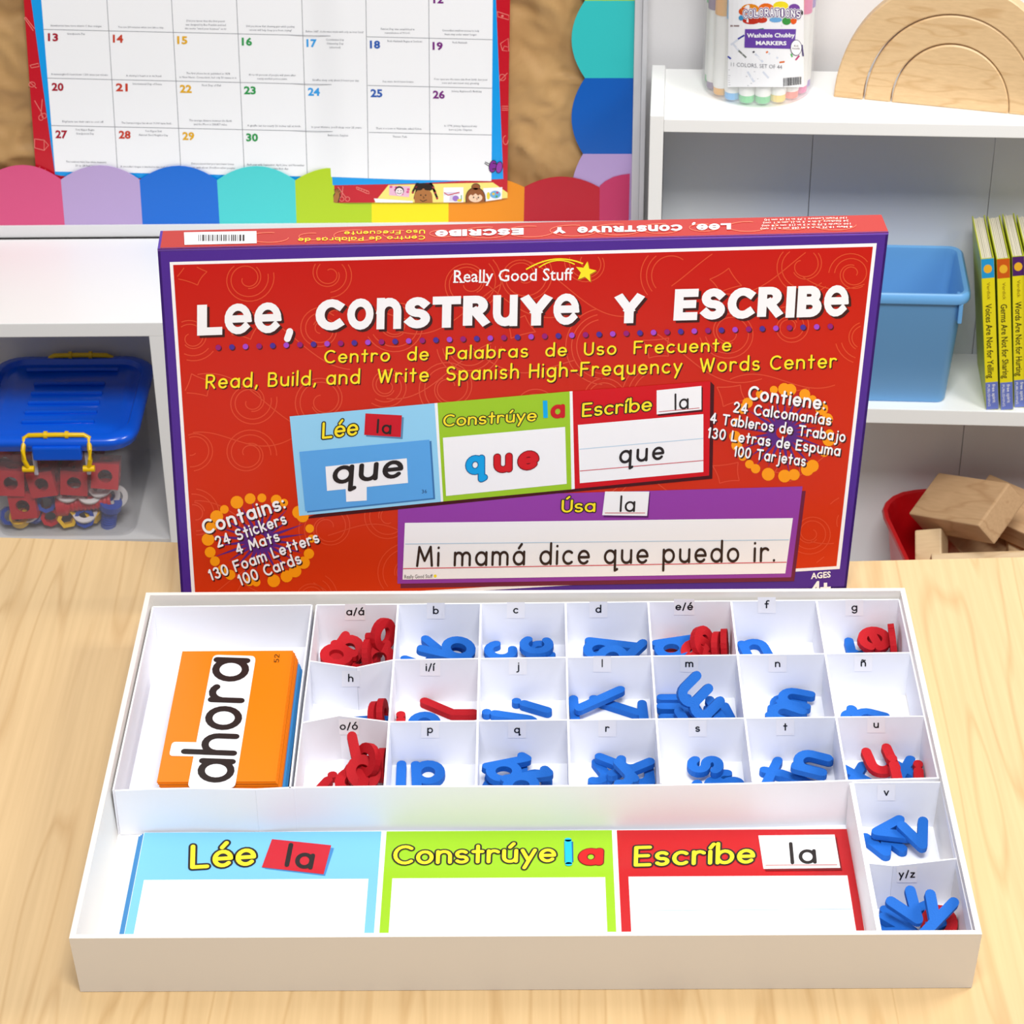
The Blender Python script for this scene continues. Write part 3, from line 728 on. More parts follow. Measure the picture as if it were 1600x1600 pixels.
# depth directions solved from the visible top face
LT = .0285
V = [TLc, TRc, BRc, BLc]
fp = [v + LP.n * 0 for v in V]; bp = [v + bk + Vector((0, 0, .0)) for v in V]
M_purple = mat('print_purple', (76, 38, 146), .3, spec=.3)
M_topred_sheen = mat('print_top_red_sheen', (176, 44, 38), .3, spec=.3)  # washed red, the reflection on the top face is mixed into the colour
def slab(name, a, b, c, d, t, m):
    n = (b - a).cross(d - a).normalized() * t
    obj(name, [a, b, c, d, a + n, b + n, c + n, d + n], [(0, 1, 2, 3), (7, 6, 5, 4), (0, 4, 5, 1), (1, 5, 6, 2), (2, 6, 7, 3), (3, 7, 4, 0)], m, lid)
inn = -LP.n * .0018
obj('front_panel', fp + [v + inn for v in fp], [(0, 3, 2, 1), (4, 5, 6, 7), (0, 1, 5, 4), (1, 2, 6, 5), (2, 3, 7, 6), (3, 0, 4, 7)], M_purple, lid)
topn = Vector((0, 0, 1))
def side(name, i, j, m):
    a, b = fp[i], fp[j]; c, d = bp[j], bp[i]
    cen = sum(fp, Vector()) / 4
    e = ((cen - (a + b) / 2)); e -= LP.n * e.dot(LP.n); e = e.normalized() * .0018
    Vv = [a, b, c, d, a + e, b + e, c + e, d + e]
    return obj(name, Vv, [(0, 1, 2, 3), (7, 6, 5, 4), (0, 4, 5, 1), (1, 5, 6, 2), (2, 6, 7, 3), (3, 7, 4, 0)], m, lid)
side('top_panel', 0, 1, M_topred_sheen); side('side_panel', 1, 2, M_purple); side('side_panel', 3, 0, M_purple); side('bottom_panel', 2, 3, M_purple)
# rounded fold highlight strip
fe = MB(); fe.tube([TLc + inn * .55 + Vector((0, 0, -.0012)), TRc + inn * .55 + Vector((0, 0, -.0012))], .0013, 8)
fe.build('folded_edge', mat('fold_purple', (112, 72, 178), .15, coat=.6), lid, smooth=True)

# red field with gradient (a printed blend, red to orange-red)
def red_blend():
    m = D.materials.new('print_red_blend'); m.use_nodes = True; nt = m.node_tree; b = nt.nodes['Principled BSDF']
    tc = nt.nodes.new('ShaderNodeTexCoord'); sp = nt.nodes.new('ShaderNodeSeparateXYZ'); nt.links.new(tc.outputs['Object'], sp.inputs[0])
    cr = nt.nodes.new('ShaderNodeValToRGB'); mr = nt.nodes.new('ShaderNodeMapRange')
    mr.inputs[1].default_value = 0; mr.inputs[2].default_value = .33; nt.links.new(sp.outputs['Z'], mr.inputs[0]); nt.links.new(mr.outputs[0], cr.inputs[0])
    cr.color_ramp.elements[0].color = lin((214, 56, 10)); cr.color_ramp.elements[1].color = lin((196, 6, 14))
    nt.links.new(cr.outputs[0], b.inputs['Base Color']); b.inputs['Roughness'].default_value = .3
    b.inputs['Specular IOR Level'].default_value = .25
    return m
M_rb = red_blend()
pr = Print(LP); wq = [(265, 409.5), (1370, 380), (1312, 889), (301, 950)]
pr.quadgrid(wq, WH, 1, 2, 2)
pr.quadgrid([(270.5, 414), (1364, 385.5), (1307, 884.5), (306, 944)], M_rb, 2, 2, 2)
pr.build('printed_border', lid)
# swirls
pr = Print(LP); SWc = mat('print_swirl', (222, 72, 34), .3)
rs = random.Random(11)
def inred(x, y):
    lx_ = 270 + (y - 414) * .067 + 5; rx_ = 1364 - (y - 385) * .114 - 5
    ty = 414 - (x - 270) * .026 + 4; by = 943 - (x - 306) * .059 - 5
    return lx_ < x < rx_ and ty < y < by
def seg_clip(pts):
    run = []
    for p in pts:
        if inred(*p): run.append(p)
        else:
            if len(run) > 2: pr.line(run, 1.5, SWc, 2.7)
            run = []
    if len(run) > 2: pr.line(run, 1.5, SWc, 2.7)
gx = [(i, j) for i in range(11) for j in range(6)]
for i, j in gx:
    x = 300 + i * 105 + rs.uniform(-22, 22); y = 425 + j * 98 + rs.uniform(-20, 20)
    k = rs.random(); s_ = rs.choice((-1, 1)); r0 = rs.uniform(26, 46); ph = rs.uniform(0, 6.3)
    if k < .55:
        for off in (0, 9):
            seg_clip([(x + s_ * (r0 + off) * (1 - t / 60) ** .9 * math.cos(ph + t * .2), y + (r0 + off) * .95 * (1 - t / 60) ** .9 * math.sin(ph + t * .2)) for t in range(0, 50 - off)])
    elif k < .8:
        for off in (0, 8, 17):
            seg_clip([(x + (r0 + off) * math.cos(ph + t * .1), y + (r0 + off) * math.sin(ph + t * .1)) for t in range(0, 30)])
    else:
        a = rs.uniform(0, 6)
        c3 = [(x + 26 * math.cos(a + q), y + 20 * math.sin(a + q)) for q in (0, 1.6, 3.4, 5)]
        for q in range(4):
            p, p2 = c3[q], c3[(q + 1) % 4]; mx_, my_ = (p[0] + p2[0]) / 2 * .8 + x * .2, (p[1] + p2[1]) / 2 * .8 + y * .2
            seg_clip([((1 - t) ** 2 * p[0] + 2 * t * (1 - t) * mx_ + t * t * p2[0], (1 - t) ** 2 * p[1] + 2 * t * (1 - t) * my_ + t * t * p2[1]) for t in [u / 8 for u in range(9)]])
    # long flowing curve
    if rs.random() < .6:
        seg_clip([(x + t * 4, y + 26 * math.sin(t * .09 + ph) + s_ * t) for t in range(0, 42)])
pr.build('printed_swirls', lid)
# title
pr = Print(LP)
for t, p0, p1, up in (('Lee,', (308, 524.5), (458, 519), (0, -48)), ('ConSTRuYe', (492.5, 517), (905, 507), (1, -49)), ('Y', (958, 505.5), (1004, 504.5), (2, -47)), ('ESCRIBe', (1052, 501), (1325, 494), (3, -49))):
    for off, m, l in (((4, 3.5), ink(60, 20, 20), 4), ((0, 0), WH, 5)):
        pr.btext(t, p0, p1, up, m, l, bold=.048, off=off, chunk=True)
pr.build('title_lettering', lid)
pr = Print(LP)
dc = [ink(150, 24, 118), ink(74, 46, 150), ink(166, 72, 205)]
for i in range(46):
    x = 341 + i * 21.25; y = 543 - i * .735
    pr.disc(x + 1.5, y + 1.6, 4.6, 4.6, ink(90, 10, 20), 3.4, 10); pr.disc(x, y, 4.4, 4.4, dc[i % 3], 4.2, 12)
pr.build('printed_dots', lid)
pr = Print(LP)
def shadowed(t, p0, p1, up, w_, m=YE, sh=(1.6, 1.6), gap=.3, l=4):
    pr.text(t, p0, p1, up, (w_, w_ + .02), SH, l, gap=gap, off=sh); pr.text(t, p0, p1, up, w_, m, l + 1, gap=gap)
shadowed('Centro  de  Palabras  de  Uso  Frecuente', (506, 568), (1142, 549), (1, -21), .225)
shadowed('Read, Build, and  Write  Spanish High-Frequency  Words Center', (321, 608), (1307, 575), (1, -23), .225)
pr.build('subtitle_lettering', lid)
pr = Print(LP)
pr.btext('Really Good Stuff', (709, 441), (896, 437.5), (.5, -20), WH, 4, bold=.008)
def slabs(x, y): pr.line([(x - 4, y), (x + 4, y - .1)], 2.0, WH, 4.4)
for x in (712, 722, 752, 757): slabs(x, 441)
star = []
for q in range(10):
    r_ = 17 if q % 2 == 0 else 7.5; a = R(-80 + q * 36); star.append((915 + r_ * math.cos(a), 425 + r_ * math.sin(a)))
pr.poly([(x + 1.5, y + 1.5) for x, y in star], ink(190, 120, 20), 4); pr.poly(star, YE, 5)
pr.line([(822 + t * 8.9, 421 - 46 * (t / 10) * (1 - t / 10) - t * .9) for t in range(11)], 2.2, YE, 4)
pr.line([(842 + t * 5.6, 418 - 34 * (t / 10) * (1 - t / 10) - t * .5) for t in range(11)], 1.8, YE, 4)
pr.build('publisher_mark', lid)
# badges
def badge(cx_, cy_, rx_, ry_, lines, seed, name):
    global pr
    pr = Print(LP); r2 = random.Random(seed); OR_ = ink(255, 160, 10); PU = ink(92, 40, 130)
    for q in range(24):
        a = 2 * PI * q / 24 + .1; L_ = r2.uniform(.72, 1.0)
        pr.poly([(cx_ + 10 * math.cos(a - .35), cy_ + 10 * math.sin(a - .35)), (cx_ + rx_ * L_ * math.cos(a), cy_ + ry_ * L_ * math.sin(a)), (cx_ + 10 * math.cos(a + .35), cy_ + 10 * math.sin(a + .35))], PU, 3.2 + (q % 2) * .3)
    for q in range(24):
        a = 2 * PI * q / 24 + r2.uniform(-.09, .09); rr_ = r2.uniform(6.2, 10.3)
        pr.disc(cx_ + rx_ * math.cos(a), cy_ + ry_ * math.sin(a), rr_, rr_, OR_, 3.9 + (q % 3) * .15, 14)
    for i, (t, p0, p1, h) in enumerate(lines):
        d = (Vector(p1) - Vector(p0)).normalized(); up = (d.y * h, -d.x * h)
        pr.text(t, p0, p1, up, (.24, .32), ink(60, 20, 20), 5, gap=.28, off=(1.8, 1.8)); pr.text(t, p0, p1, up, (.24, .3), WH, 6, gap=.28)
    pr.build(name, lid)
badge(406, 844, 81, 66, [('Contains:', (320, 836), (447, 795), 23), ('24 Stickers', (340, 856), (449, 818), 18), ('4 Mats', (371, 867), (438, 845), 17), ('130 Foam Letters', (329, 908), (500, 847), 18), ('100 Cards', (375, 916), (472, 880), 18)], 3, 'contents_badge')
badge(1222, 676, 74, 68, [('Contiene:', (1168, 624), (1288, 641), 22), ('24 Calcomanías', (1145, 644), (1298, 665), 17), ('4 Tableros de Trabajo', (1109, 661), (1320, 691), 17), ('130 Letras de Espuma', (1104, 684), (1312, 713), 17), ('100 Tarjetas', (1145, 713), (1258, 729), 17)], 5, 'contents_badge')
# picture panels on the lid
pr = Print(LP)
Bl, Gn, Rd, Vi = ink(150, 214, 248), ink(160, 205, 38), ink(212, 8, 22), ink(150, 62, 168)
pr.quadgrid([(626, 796), (1259, 767), (1241, 908), (626, 919)], ink(110, 30, 60), 3.2, 4, 1)
pr.quadgrid([(622, 778), (1254, 760), (1236, 902), (621, 912)], Vi, 3.6, 4, 1)
pr.quadgrid([(632.6, 817), (1239, 809.5), (1227, 896), (629, 905.6)], WH, 5, 4, 1)
pr.line([(633, 850), (1233, 843.5)], 1.2, ink(190, 215, 235), 6); pr.line([(630, 888.5), (1229, 878.5)], 1.3, ink(215, 70, 80), 6)
pr.poly([(472, 811), (693, 789), (901, 768), (1113, 748), (1116, 602), (1110, 596)], SH, 3.9)
pr.quadgrid([(452.6, 650.6), (679, 630), (689, 784), (467.6, 806)], Bl, 4.4, 2, 1)
pr.poly([(679, 630), (683.5, 629.6), (692.5, 783.6), (689, 784)], WH, 4.4)
pr.quadgrid([(683.5, 629.6), (890, 611.5), (893, 764.5), (692.5, 783.6)], Gn, 4.4, 2, 1)
pr.poly([(890, 611.5), (894.5, 611.2), (898, 763.8), (893, 764.5)], WH, 4.4)
pr.quadgrid([(894.5, 611.2), (1110, 595.5), (1108, 743), (898, 763.8)], Rd, 4.4, 2, 1)
pr.poly([(470, 708), (674, 689), (680, 780), (480, 801)], ink(60, 120, 180), 5)
pr.poly([(467.6, 706), (671, 687), (677, 778), (477, 799)], ink(92, 170, 236), 5.4)
pr.poly([(692, 684), (883, 667), (885.5, 756), (697, 775)], WH, 5.4)
pr.poly([(903, 664), (1099, 647), (1099, 737.5), (906, 755)], WH, 5.4)
pr.line([(905, 702), (1099, 685)], 1.1, ink(190, 215, 235), 6); pr.line([(906, 736), (1099, 719.5)], 1.2, ink(205, 70, 80), 6)
pr.poly([(508.5, 729), (635.6, 716), (637.5, 754.5), (511, 767)], WH, 6.2); pr.poly([(540, 760), (573, 757), (573, 782), (541, 784)], WH, 6.4)
pr.build('printed_panels', lid)
pr = Print(LP)
pr.text('que', (519, 757), (628, 746), (2, -28), (.24, .27), K_, 8, xh=True, gap=.25)
pr.btext('36', (659, 771), (667, 770.4), (0, -6), ink(30, 60, 110), 6, bold=0)
pr.text('que', (967, 725), (1037, 718), (1, -21), (.23, .24), K_, 7, xh=True, gap=.38)
pr.text('Mi mamá dice que puedo ir.', (650, 886), (1211, 878), (1, -33), (.2, .21), ink(52, 36, 30), 7, gap=.36)
for t, p0, p1, h, l in (('Lée', (503, 686), (559, 680), 26, 6), ('Constrúye', (692, 667), (838, 658), 19, 6), ('Escríbe', (909, 652), (1018, 642), 22, 6), ('Úsa', (877, 801), (930, 800), 20, 6)):
    pr.text(t, p0, p1, (1, -h), (.24, .47), K_, l, gap=.16); pr.text(t, p0, p1, (1, -h), (.24, .24), YE, l + 1, gap=.16)
pr.poly([(573, 649), (631, 652), (629, 686), (572, 682)], ink(90, 140, 180), 5.2); pr.poly([(571, 646), (628, 649), (626, 683), (569, 679.5)], ink(205, 16, 36), 5.7)
pr.text('la', (588, 677), (611, 679), (1, -15), .26, K_, 7, xh=True, gap=.35)
pr.line([(851.6, 626), (852.6, 653)], 7, ink(0, 175, 235), 6); pr.text('a', (860, 655), (883, 653), (0, -22), .42, ink(205, 20, 30), 6, xh=True)
for q, p0, p1, m, dk in (('q', (728, 742), (758, 740), ink(0, 165, 235), ink(20, 90, 150)), ('u', (772, 739), (800, 737), ink(215, 20, 30), ink(120, 10, 20)), ('e', (809, 736), (841, 732), ink(215, 20, 30), ink(120, 10, 20))):
    pr.text(q, p0, p1, (0, -29), (.42, .54), dk, 7, xh=True); pr.text(q, p0, p1, (0, -29), .42, m, 8, xh=True)
pr.poly([(1028, 612), (1098, 605), (1098, 643), (1028, 650)], SH, 5.2); pr.poly([(1026, 610), (1096, 603), (1096, 640), (1026, 647.5)], WH, 5.7)
pr.line([(1029, 643.5), (1093, 637.5)], 1, ink(205, 90, 90), 6.5)
pr.text('la', (1054, 641), (1076, 639), (0, -17), .21, K_, 7, xh=True, gap=.3)
pr.poly([(948, 770), (1016, 770), (1013, 809), (943, 808)], ink(90, 30, 105), 5.2); pr.poly([(945.5, 768), (1014.5, 768), (1011, 806), (941, 805)], WH, 5.7)
pr.line([(945, 801.5), (1008, 801.5)], 1, ink(205, 90, 90), 6.5)
pr.text('la', (968, 800), (992, 800), (1, -17), .21, K_, 7, xh=True, gap=.3)
pr.btext('Really Good Stuff', (632, 904), (676, 903), (0, -6), K_, 6); pr.disc(680, 900, 2.5, 2.5, YE, 6, 8)
pr.btext('AGES', (1267, 904.5), (1298, 901.8), (0, -9.5), WH, 3, bold=.03)
pr.btext('4+', (1266, 933), (1298, 931), (0, -24), WH, 3, bold=.05)
pr.build('panel_lettering', lid)
# top face print
ta = fp[0], fp[1], bp[0]
TP = Plane(fp[0] + Vector((0, 0, .0001)), (fp[1] - fp[0]).cross(bp[0] - fp[0]))
pr = Print(TP)
for q in range(14):
    x = 420 + q * 68; y = 372 - q * 1.55; r0 = rs.uniform(12, 24)
    pr.line([(x + r0 * 1.6 * math.cos(t * .2), y - 1 + min(r0 * .4, 8.5) * math.sin(t * .2)) for t in range(26)], 1.2, ink(232, 110, 84), 1)
pr.poly([(287.5, 363), (400.5, 361), (401, 380), (288.5, 382.5)], WH, 2)
rb = random.Random(4); x = 310
while x < 380:
    wd = rb.choice((1, 1, 2, 3)); pr.poly([(x, 366.5), (x + wd, 366.4), (x + wd, 376.5), (x, 376.6)], K_, 3); x += wd + rb.choice((1, 2))
pr.btext('Lee,', (1142, 348.8), (1081, 350.2), (0, 9.4), WH, 3, bold=.048, chunk=True)
pr.btext('ConSTRuYe', (1066, 350.6), (902, 354.2), (0, 9.6), WH, 3, bold=.048, chunk=True)
pr.btext('Y', (884, 354.8), (865, 355.2), (0, 9.8), WH, 3, bold=.048, chunk=True)
pr.btext('ESCRIBe', (818, 356.4), (680, 359.6), (0, 10), WH, 3, bold=.048, chunk=True)
pr.text('Uso Frecuente', (664, 359), (538, 361.6), (0, 6), .2, YE, 3); pr.text('Centro de Palabras de', (664, 368), (466, 372), (0, 6), .2, YE, 3)
for q, t in enumerate(('4 Mats 18.75 in x 6 in (48 cm x 15 cm)', '100 Cards 5.75 in x 3 in (15 cm x 8 cm)', '24 Stickers .5 in x .5 in (1 cm x 1 cm)', '130 Foam Letters 1.75 in H (4 cm H)')):
    y = 355.6 - q * 4.6; pr.btext(t, (1332 - q * 3, y - 3.0), (1188 + q * 2, y + .6), (0, 3.0), ink(255, 225, 215), 3, bold=.01, res=1)
pr.build('top_lettering', lid)

# ================================================================== BACKGROUND
# ------------------------------------------------------------------ left cabinet
ZL = -.0961; YF = .85
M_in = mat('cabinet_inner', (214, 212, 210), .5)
cab = thing('low_cabinet', 'low white cabinet at left under the notice board, its opening holding a lidded tub', 'cabinet', (-.6, YF, FLZ))
MB().box((-1.3, YF, ZL - .0158), (.110, 1.034, ZL), bev=.0008).build('cabinet_top', M_white, cab)
# divider stands a little proud of plumb so both its ends meet the photographed post
MB().box((-.3795, YF, FLZ + .06), (-.3635, 1.03, ZL - .0158)).build('divider_panel', M_white, cab)
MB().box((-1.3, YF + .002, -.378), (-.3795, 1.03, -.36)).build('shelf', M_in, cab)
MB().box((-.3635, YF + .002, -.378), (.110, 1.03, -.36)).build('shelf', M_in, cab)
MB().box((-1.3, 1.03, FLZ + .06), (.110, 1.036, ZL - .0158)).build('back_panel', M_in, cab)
MB().box((.094, YF, FLZ + .06), (.110, 1.03, ZL - .0158)).build('side_panel', M_white, cab)
MB().box((-1.3, YF + .03, FLZ), (.110, 1.03, FLZ + .06)).build('plinth', M_white, cab)
# ------------------------------------------------------------------ notice board
bd = thing('notice_board', 'notice board on the back wall covered with crumpled brown kraft paper', 'notice board', (-.45, YW, ZL))
Mfr = mat('frame_white', (205, 205, 208), .35)
MB().box((-1.3, 1.037, ZL + .0002), (.123, YW, ZL + .0145), bev=.001).build('frame_rail', mat('rail_white', (228, 228, 228), .4), bd)
MB().box((.1115, 1.035, ZL + .0146), (.1195, YW, .62), bev=.0008).box((.1195, 1.031, ZL + .0146), (.1245, YW, .62), bev=.0008).build('frame_post', Mfr, bd)
def kraft():
    m = D.materials.new('kraft_paper'); m.use_nodes = True; nt = m.node_tree; b = nt.nodes['Principled BSDF']; N, L = nt.nodes.new, nt.links.new
    tc = N('ShaderNodeTexCoord'); n = N('ShaderNodeTexNoise'); n.inputs['Scale'].default_value = 9; n.inputs['Detail'].default_value = 6; n.inputs['Distortion'].default_value = 1.2
    L(tc.outputs['Object'], n.inputs['Vector']); cr = N('ShaderNodeValToRGB'); L(n.outputs['Fac'], cr.inputs[0])
    cr.color_ramp.elements[0].position = .3; cr.color_ramp.elements[0].color = lin((176, 134, 82)); cr.color_ramp.elements[1].position = .7; cr.color_ramp.elements[1].color = lin((196, 156, 102))
    L(cr.outputs[0], b.inputs['Base Color']); b.inputs['Roughness'].default_value = .6
    return m
from mathutils import noise as nz
V, Fc = [], []; NX, NZ = 250, 130
for j in range(NZ + 1):
    for i in range(NX + 1):
        x = -.82 + .932 * i / NX; z = ZL + .0146 + .5 * j / NZ
        p = Vector((x, z, 0)); q = Vector((nz.noise(p * 8), nz.noise(p * 8 + Vector((5, 3, 0))), 0)) * .03
        p = p + q
        h_ = .012 * abs(nz.noise(p * 11)) + .008 * abs(nz.noise(p * 23 + Vector((7, 1, 0)))) + .0040 * abs(nz.noise(p * 50))
        V.append((x, 1.0440 + h_, z))
Fc = [(j * (NX + 1) + i, j * (NX + 1) + i + 1, (j + 1) * (NX + 1) + i + 1, (j + 1) * (NX + 1) + i) for j in range(NZ) for i in range(NX)]
obj('kraft_paper', V, Fc, kraft(), bd, smooth=True)

# scalloped borders
def scallop(parent, name, pts, m, y, surf=None):
    s = Plane((0, y, 0), (0, -1, 0)); Q = [s.P(*p) for p in pts]; k = len(Q)
    V = Q + [q + Vector((0, .0007, 0)) for q in Q]
    return obj(name, V, [tuple(range(k)), tuple(range(2 * k - 1, k - 1, -1))] + [(j, j + k, (j + 1) % k + k, (j + 1) % k) for j in range(k)], m, parent)
def bez(p, a, b, n=10):
    """arc from p to a bulging through b"""
    p, a, b = Vector(p), Vector(a), Vector(b); c = b * 2 - (p + a) / 2
    return [tuple((1 - t) ** 2 * p + 2 * t * (1 - t) * c + t * t * a) for t in [i / n for i in range(n + 1)]]
bot = thing('scalloped_border', 'rainbow scalloped card border strip along the bottom of the notice board', 'border', on_y(400, 355, 1.0385))
bx = [-147, -26, 95, 218, 339, 461, 580.5, 701, 819.5, 937, 1010]; bb = [-137, -18, 101.5, 223, 343.5, 463.5, 581, 700.7, 818, 936.5, 1004]
bc = [('magenta', (196, 52, 104)), ('pink', (220, 82, 132)), ('lilac', (188, 164, 212)), ('blue', (0, 108, 214)), ('teal', (74, 212, 212)), ('lime', (182, 214, 22)), ('yellow', (250, 232, 0)), ('orange', (242, 146, 0)), ('red', (190, 0, 34)), ('pink', (196, 48, 100))]
for i, (nm, c) in enumerate(bc):
    yv = 280 + i * .4; yb_ = 354.6 + i * .45; yp = 257.5 + i * .6
    x0, x1 = bx[i], bx[i + 1]
    if i == 9: arc = [(937, 291), (945, 284), (958, 277), (972, 273.5), (984, 272)]; pts = [(936.5, yb_)] + arc + [(982, yb_)]
    else: pts = [(bb[i], yb_)] + bez((x0, yv + (9 if i > 7 else 0) * 1.0), (x1, yv + (10 if i > 6 else 0)), ((x0 + x1) / 2, yp + (14 if i > 6 else 2 if i > 4 else 0)), 12) + [(bb[i + 1], yb_)]
    scallop(bot, 'scallop', pts, mat('border_' + nm + '_%d' % c[0], c, .35), 1.0385)['label'] = '%s scallop segment' % nm
sdb = thing('scalloped_border', 'scalloped card border strip climbing the right edge of the notice board', 'border', on_y(950, 100, 1.0393))
for nm, c, y0, y1 in (('lilac', (186, 160, 212), 240.5, 360), ('blue', (0, 92, 186), 122, 240.5), ('teal', (50, 196, 196), 1, 122), ('lime', (182, 214, 22), -120, 1)):
    xr0, xr1 = 997 - y0 * .03, 997 - y1 * .03
    pts = [(xr1, y1)] + bez((911 if y1 > 200 else 914, y1), (911 if y0 > 200 else 914, y0), (893, (y0 + y1) / 2), 12) + [(xr0, y0)]
    scallop(sdb, 'scallop', pts, mat('side_border_' + nm, c, .35), 1.0396)['label'] = '%s scallop segment' % nm

# poster, blue backing sheet and calendar page
class Ramp:
    """a hanging sheet that lies behind the border at left and in front of it at right"""
    def __init__(s, off): s.off = off
    def P(s, px, py, l=0):
        x = on_y(px, py, 1.0385).x; u = min(1, max(0, (x - XC + .02) / .04)); u = u * u * (3 - 2 * u)
        y = 1.0412 - .0049 * u - s.off - l
        return on_y(px, py, y)
XC = on_y(519, 270, 1.0385).x
def sheet(name, label, cat, top, left, right, bottom, m, off):
    """left, right: (x at y=0, x at y=280); bottom: polyline in pixels"""
    s = Ramp(off); t = thing(name, label, cat, s.P(430, 275))
    bxs = [p[0] for p in bottom]; bys = [p[1] for p in bottom]; nu, nv = 90, 8; V, Fc = [], []
    for j in range(nv + 1):
        for i in range(nu + 1):
            u, v = i / nu, j / nv
            xb = left[1] + (right[1] - left[1]) * u; yb_ = float(np.interp(xb, bxs, bys)); y = top + (yb_ - top) * v
            x = (left[0] + (left[1] - left[0]) * y / 280) * (1 - u) + (right[0] + (right[1] - right[0]) * y / 280) * u
            V.append(s.P(x, y))
    Fc = [(j * (nu + 1) + i, j * (nu + 1) + i + 1, (j + 1) * (nu + 1) + i + 1, (j + 1) * (nu + 1) + i) for j in range(nv) for i in range(nu)]
    obj('sheet', V, Fc, m, t, smooth=True)
    return t, s
RP = mat('poster_red', (200, 12, 36), .35)
po, ps = sheet('poster', 'red classroom poster with white doodles hanging behind the calendar', 'poster', -60, (37, 57), (797, 793), [(30, 296), (510, 296), (519, 312), (523, 317), (590, 316.5), (660, 317), (720, 316.5), (770, 313), (793, 309.5)], RP, 0)
fs = ps
pr = Print(fs)
SKIN1, SKIN2, HAIR, BR = ink(178, 116, 62), ink(250, 212, 180), ink(40, 26, 20), ink(150, 88, 46)
pr.poly([(607, 289), (770, 285), (793, 301), (793, 309.4), (720, 316.4), (585, 316.4)], ink(252, 234, 130), 1)
pr.poly([(584, 310), (645, 314), (645, 316.6), (587, 316.4)], WH, 2)
pr.poly([(608, 290), (641, 291), (639, 308), (608, 305)], ink(240, 190, 215), 2)
for a in range(8): pr.disc(611 + (a * 37) % 28, 292 + (a * 23) % 13, 2.4, 2, ink(222, 90, 150), 2.5, 8)
pr.disc(624, 298, 7.2, 7, K_, 3); pr.disc(624, 299.5, 6, 6, ink(252, 235, 235), 4); pr.line([(620, 301), (624, 303), (628, 301)], .8, K_, 5)
pr.disc(622, 298, .8, .9, K_, 5, 6); pr.disc(626.5, 298, .8, .9, K_, 5, 6)
# girl with braids
for x, y, a in ((645, 300, 12), (648, 309, 6), (680, 300, -12), (683, 309, -6), (651, 292, 18), (677, 292, -18)):
    pr.line([(662, 291), ((662 + x) / 2 - a * .2, 287), (x, y)], 3.4, HAIR, 2.6); pr.disc(x, y + 1, 1.8, 1.8, ink(170, 40, 60), 3.2, 8)
pr.disc(662, 293, 15, 7, HAIR, 3)
pr.poly([(661.5 + 14 * math.cos(R(a)), 307 + 12.5 * math.sin(R(a))) for a in range(-180, 1, 15)] + [(676, 316.5), (648, 316.5)], SKIN1, 4)
pr.disc(655, 294.5, 5.5, 3, HAIR, 5); pr.disc(668, 294.5, 5.5, 3, HAIR, 5)
for x in (657.5, 665): pr.disc(x, 305, 1.1, 1.3, K_, 6, 8)
pr.line([(661, 307), (663, 309.5), (661, 310)], .8, K_, 6); pr.line([(656, 312), (661, 315), (667, 312)], 1, K_, 6)
# drawing with a letter T
pr.poly([(693, 293), (724, 292.5), (724, 316), (693, 316.3)], WH, 2); pr.poly([(694, 300.5), (718, 300), (718, 303.5), (709, 303.7), (708, 314), (702, 314), (703, 304), (694, 305)], ink(225, 215, 235), 2.6)
pr.line([(694, 301), (700, 305), (718, 300.5)], 1.5, ink(205, 60, 60), 3); pr.disc(712, 310, 5, 4.5, ink(160, 120, 200), 3.6); pr.disc(718, 313, 4, 2.2, ink(240, 220, 60), 4); pr.line([(721, 305), (721, 312)], 1.2, ink(60, 160, 80), 4)
# second drawing, then the girl with a fringe
pr.poly([(755, 294), (785, 292.5), (784, 311), (756, 315)], WH, 2); pr.disc(774, 304, 8.5, 6, ink(110, 180, 225), 3); pr.disc(771, 303, 2.2, 2, ink(240, 200, 60), 4, 8); pr.disc(777, 301, 2, 1.8, ink(205, 70, 110), 4, 8); pr.disc(776, 307, 1.8, 1.6, ink(90, 170, 80), 4, 8); pr.disc(763, 306, 2.8, 6, ink(240, 220, 70), 3, 10)
pr.disc(743.5, 292, 7, 5.5, K_, 3); pr.disc(743.5, 292, 6, 4.6, BR, 4)
pr.poly([(743 + 15.6 * math.cos(R(a)), 309 + 16.6 * math.sin(R(a))) for a in range(-180, 1, 15)] + [(759, 315), (727.5, 316.5)], K_, 3.4)
pr.poly([(743 + 14.6 * math.cos(R(a)), 309 + 15.6 * math.sin(R(a))) for a in range(-180, 1, 15)] + [(757, 315.2), (729, 316.3)], BR, 4)
pr.disc(743, 309, 10.8, 7, SKIN2, 5)
pr.poly([(731, 307), (734, 297), (752, 297), (755.5, 307), (751, 303), (747, 305.5), (743, 302), (739, 305.5), (735, 303.5)], BR, 6)
for x in (740, 747.5): pr.disc(x, 308.5, 1.1, 1.3, K_, 7, 8)
pr.line([(744, 309.5), (746.5, 311), (744.5, 312.5)], .7, ink(150, 70, 50), 7)
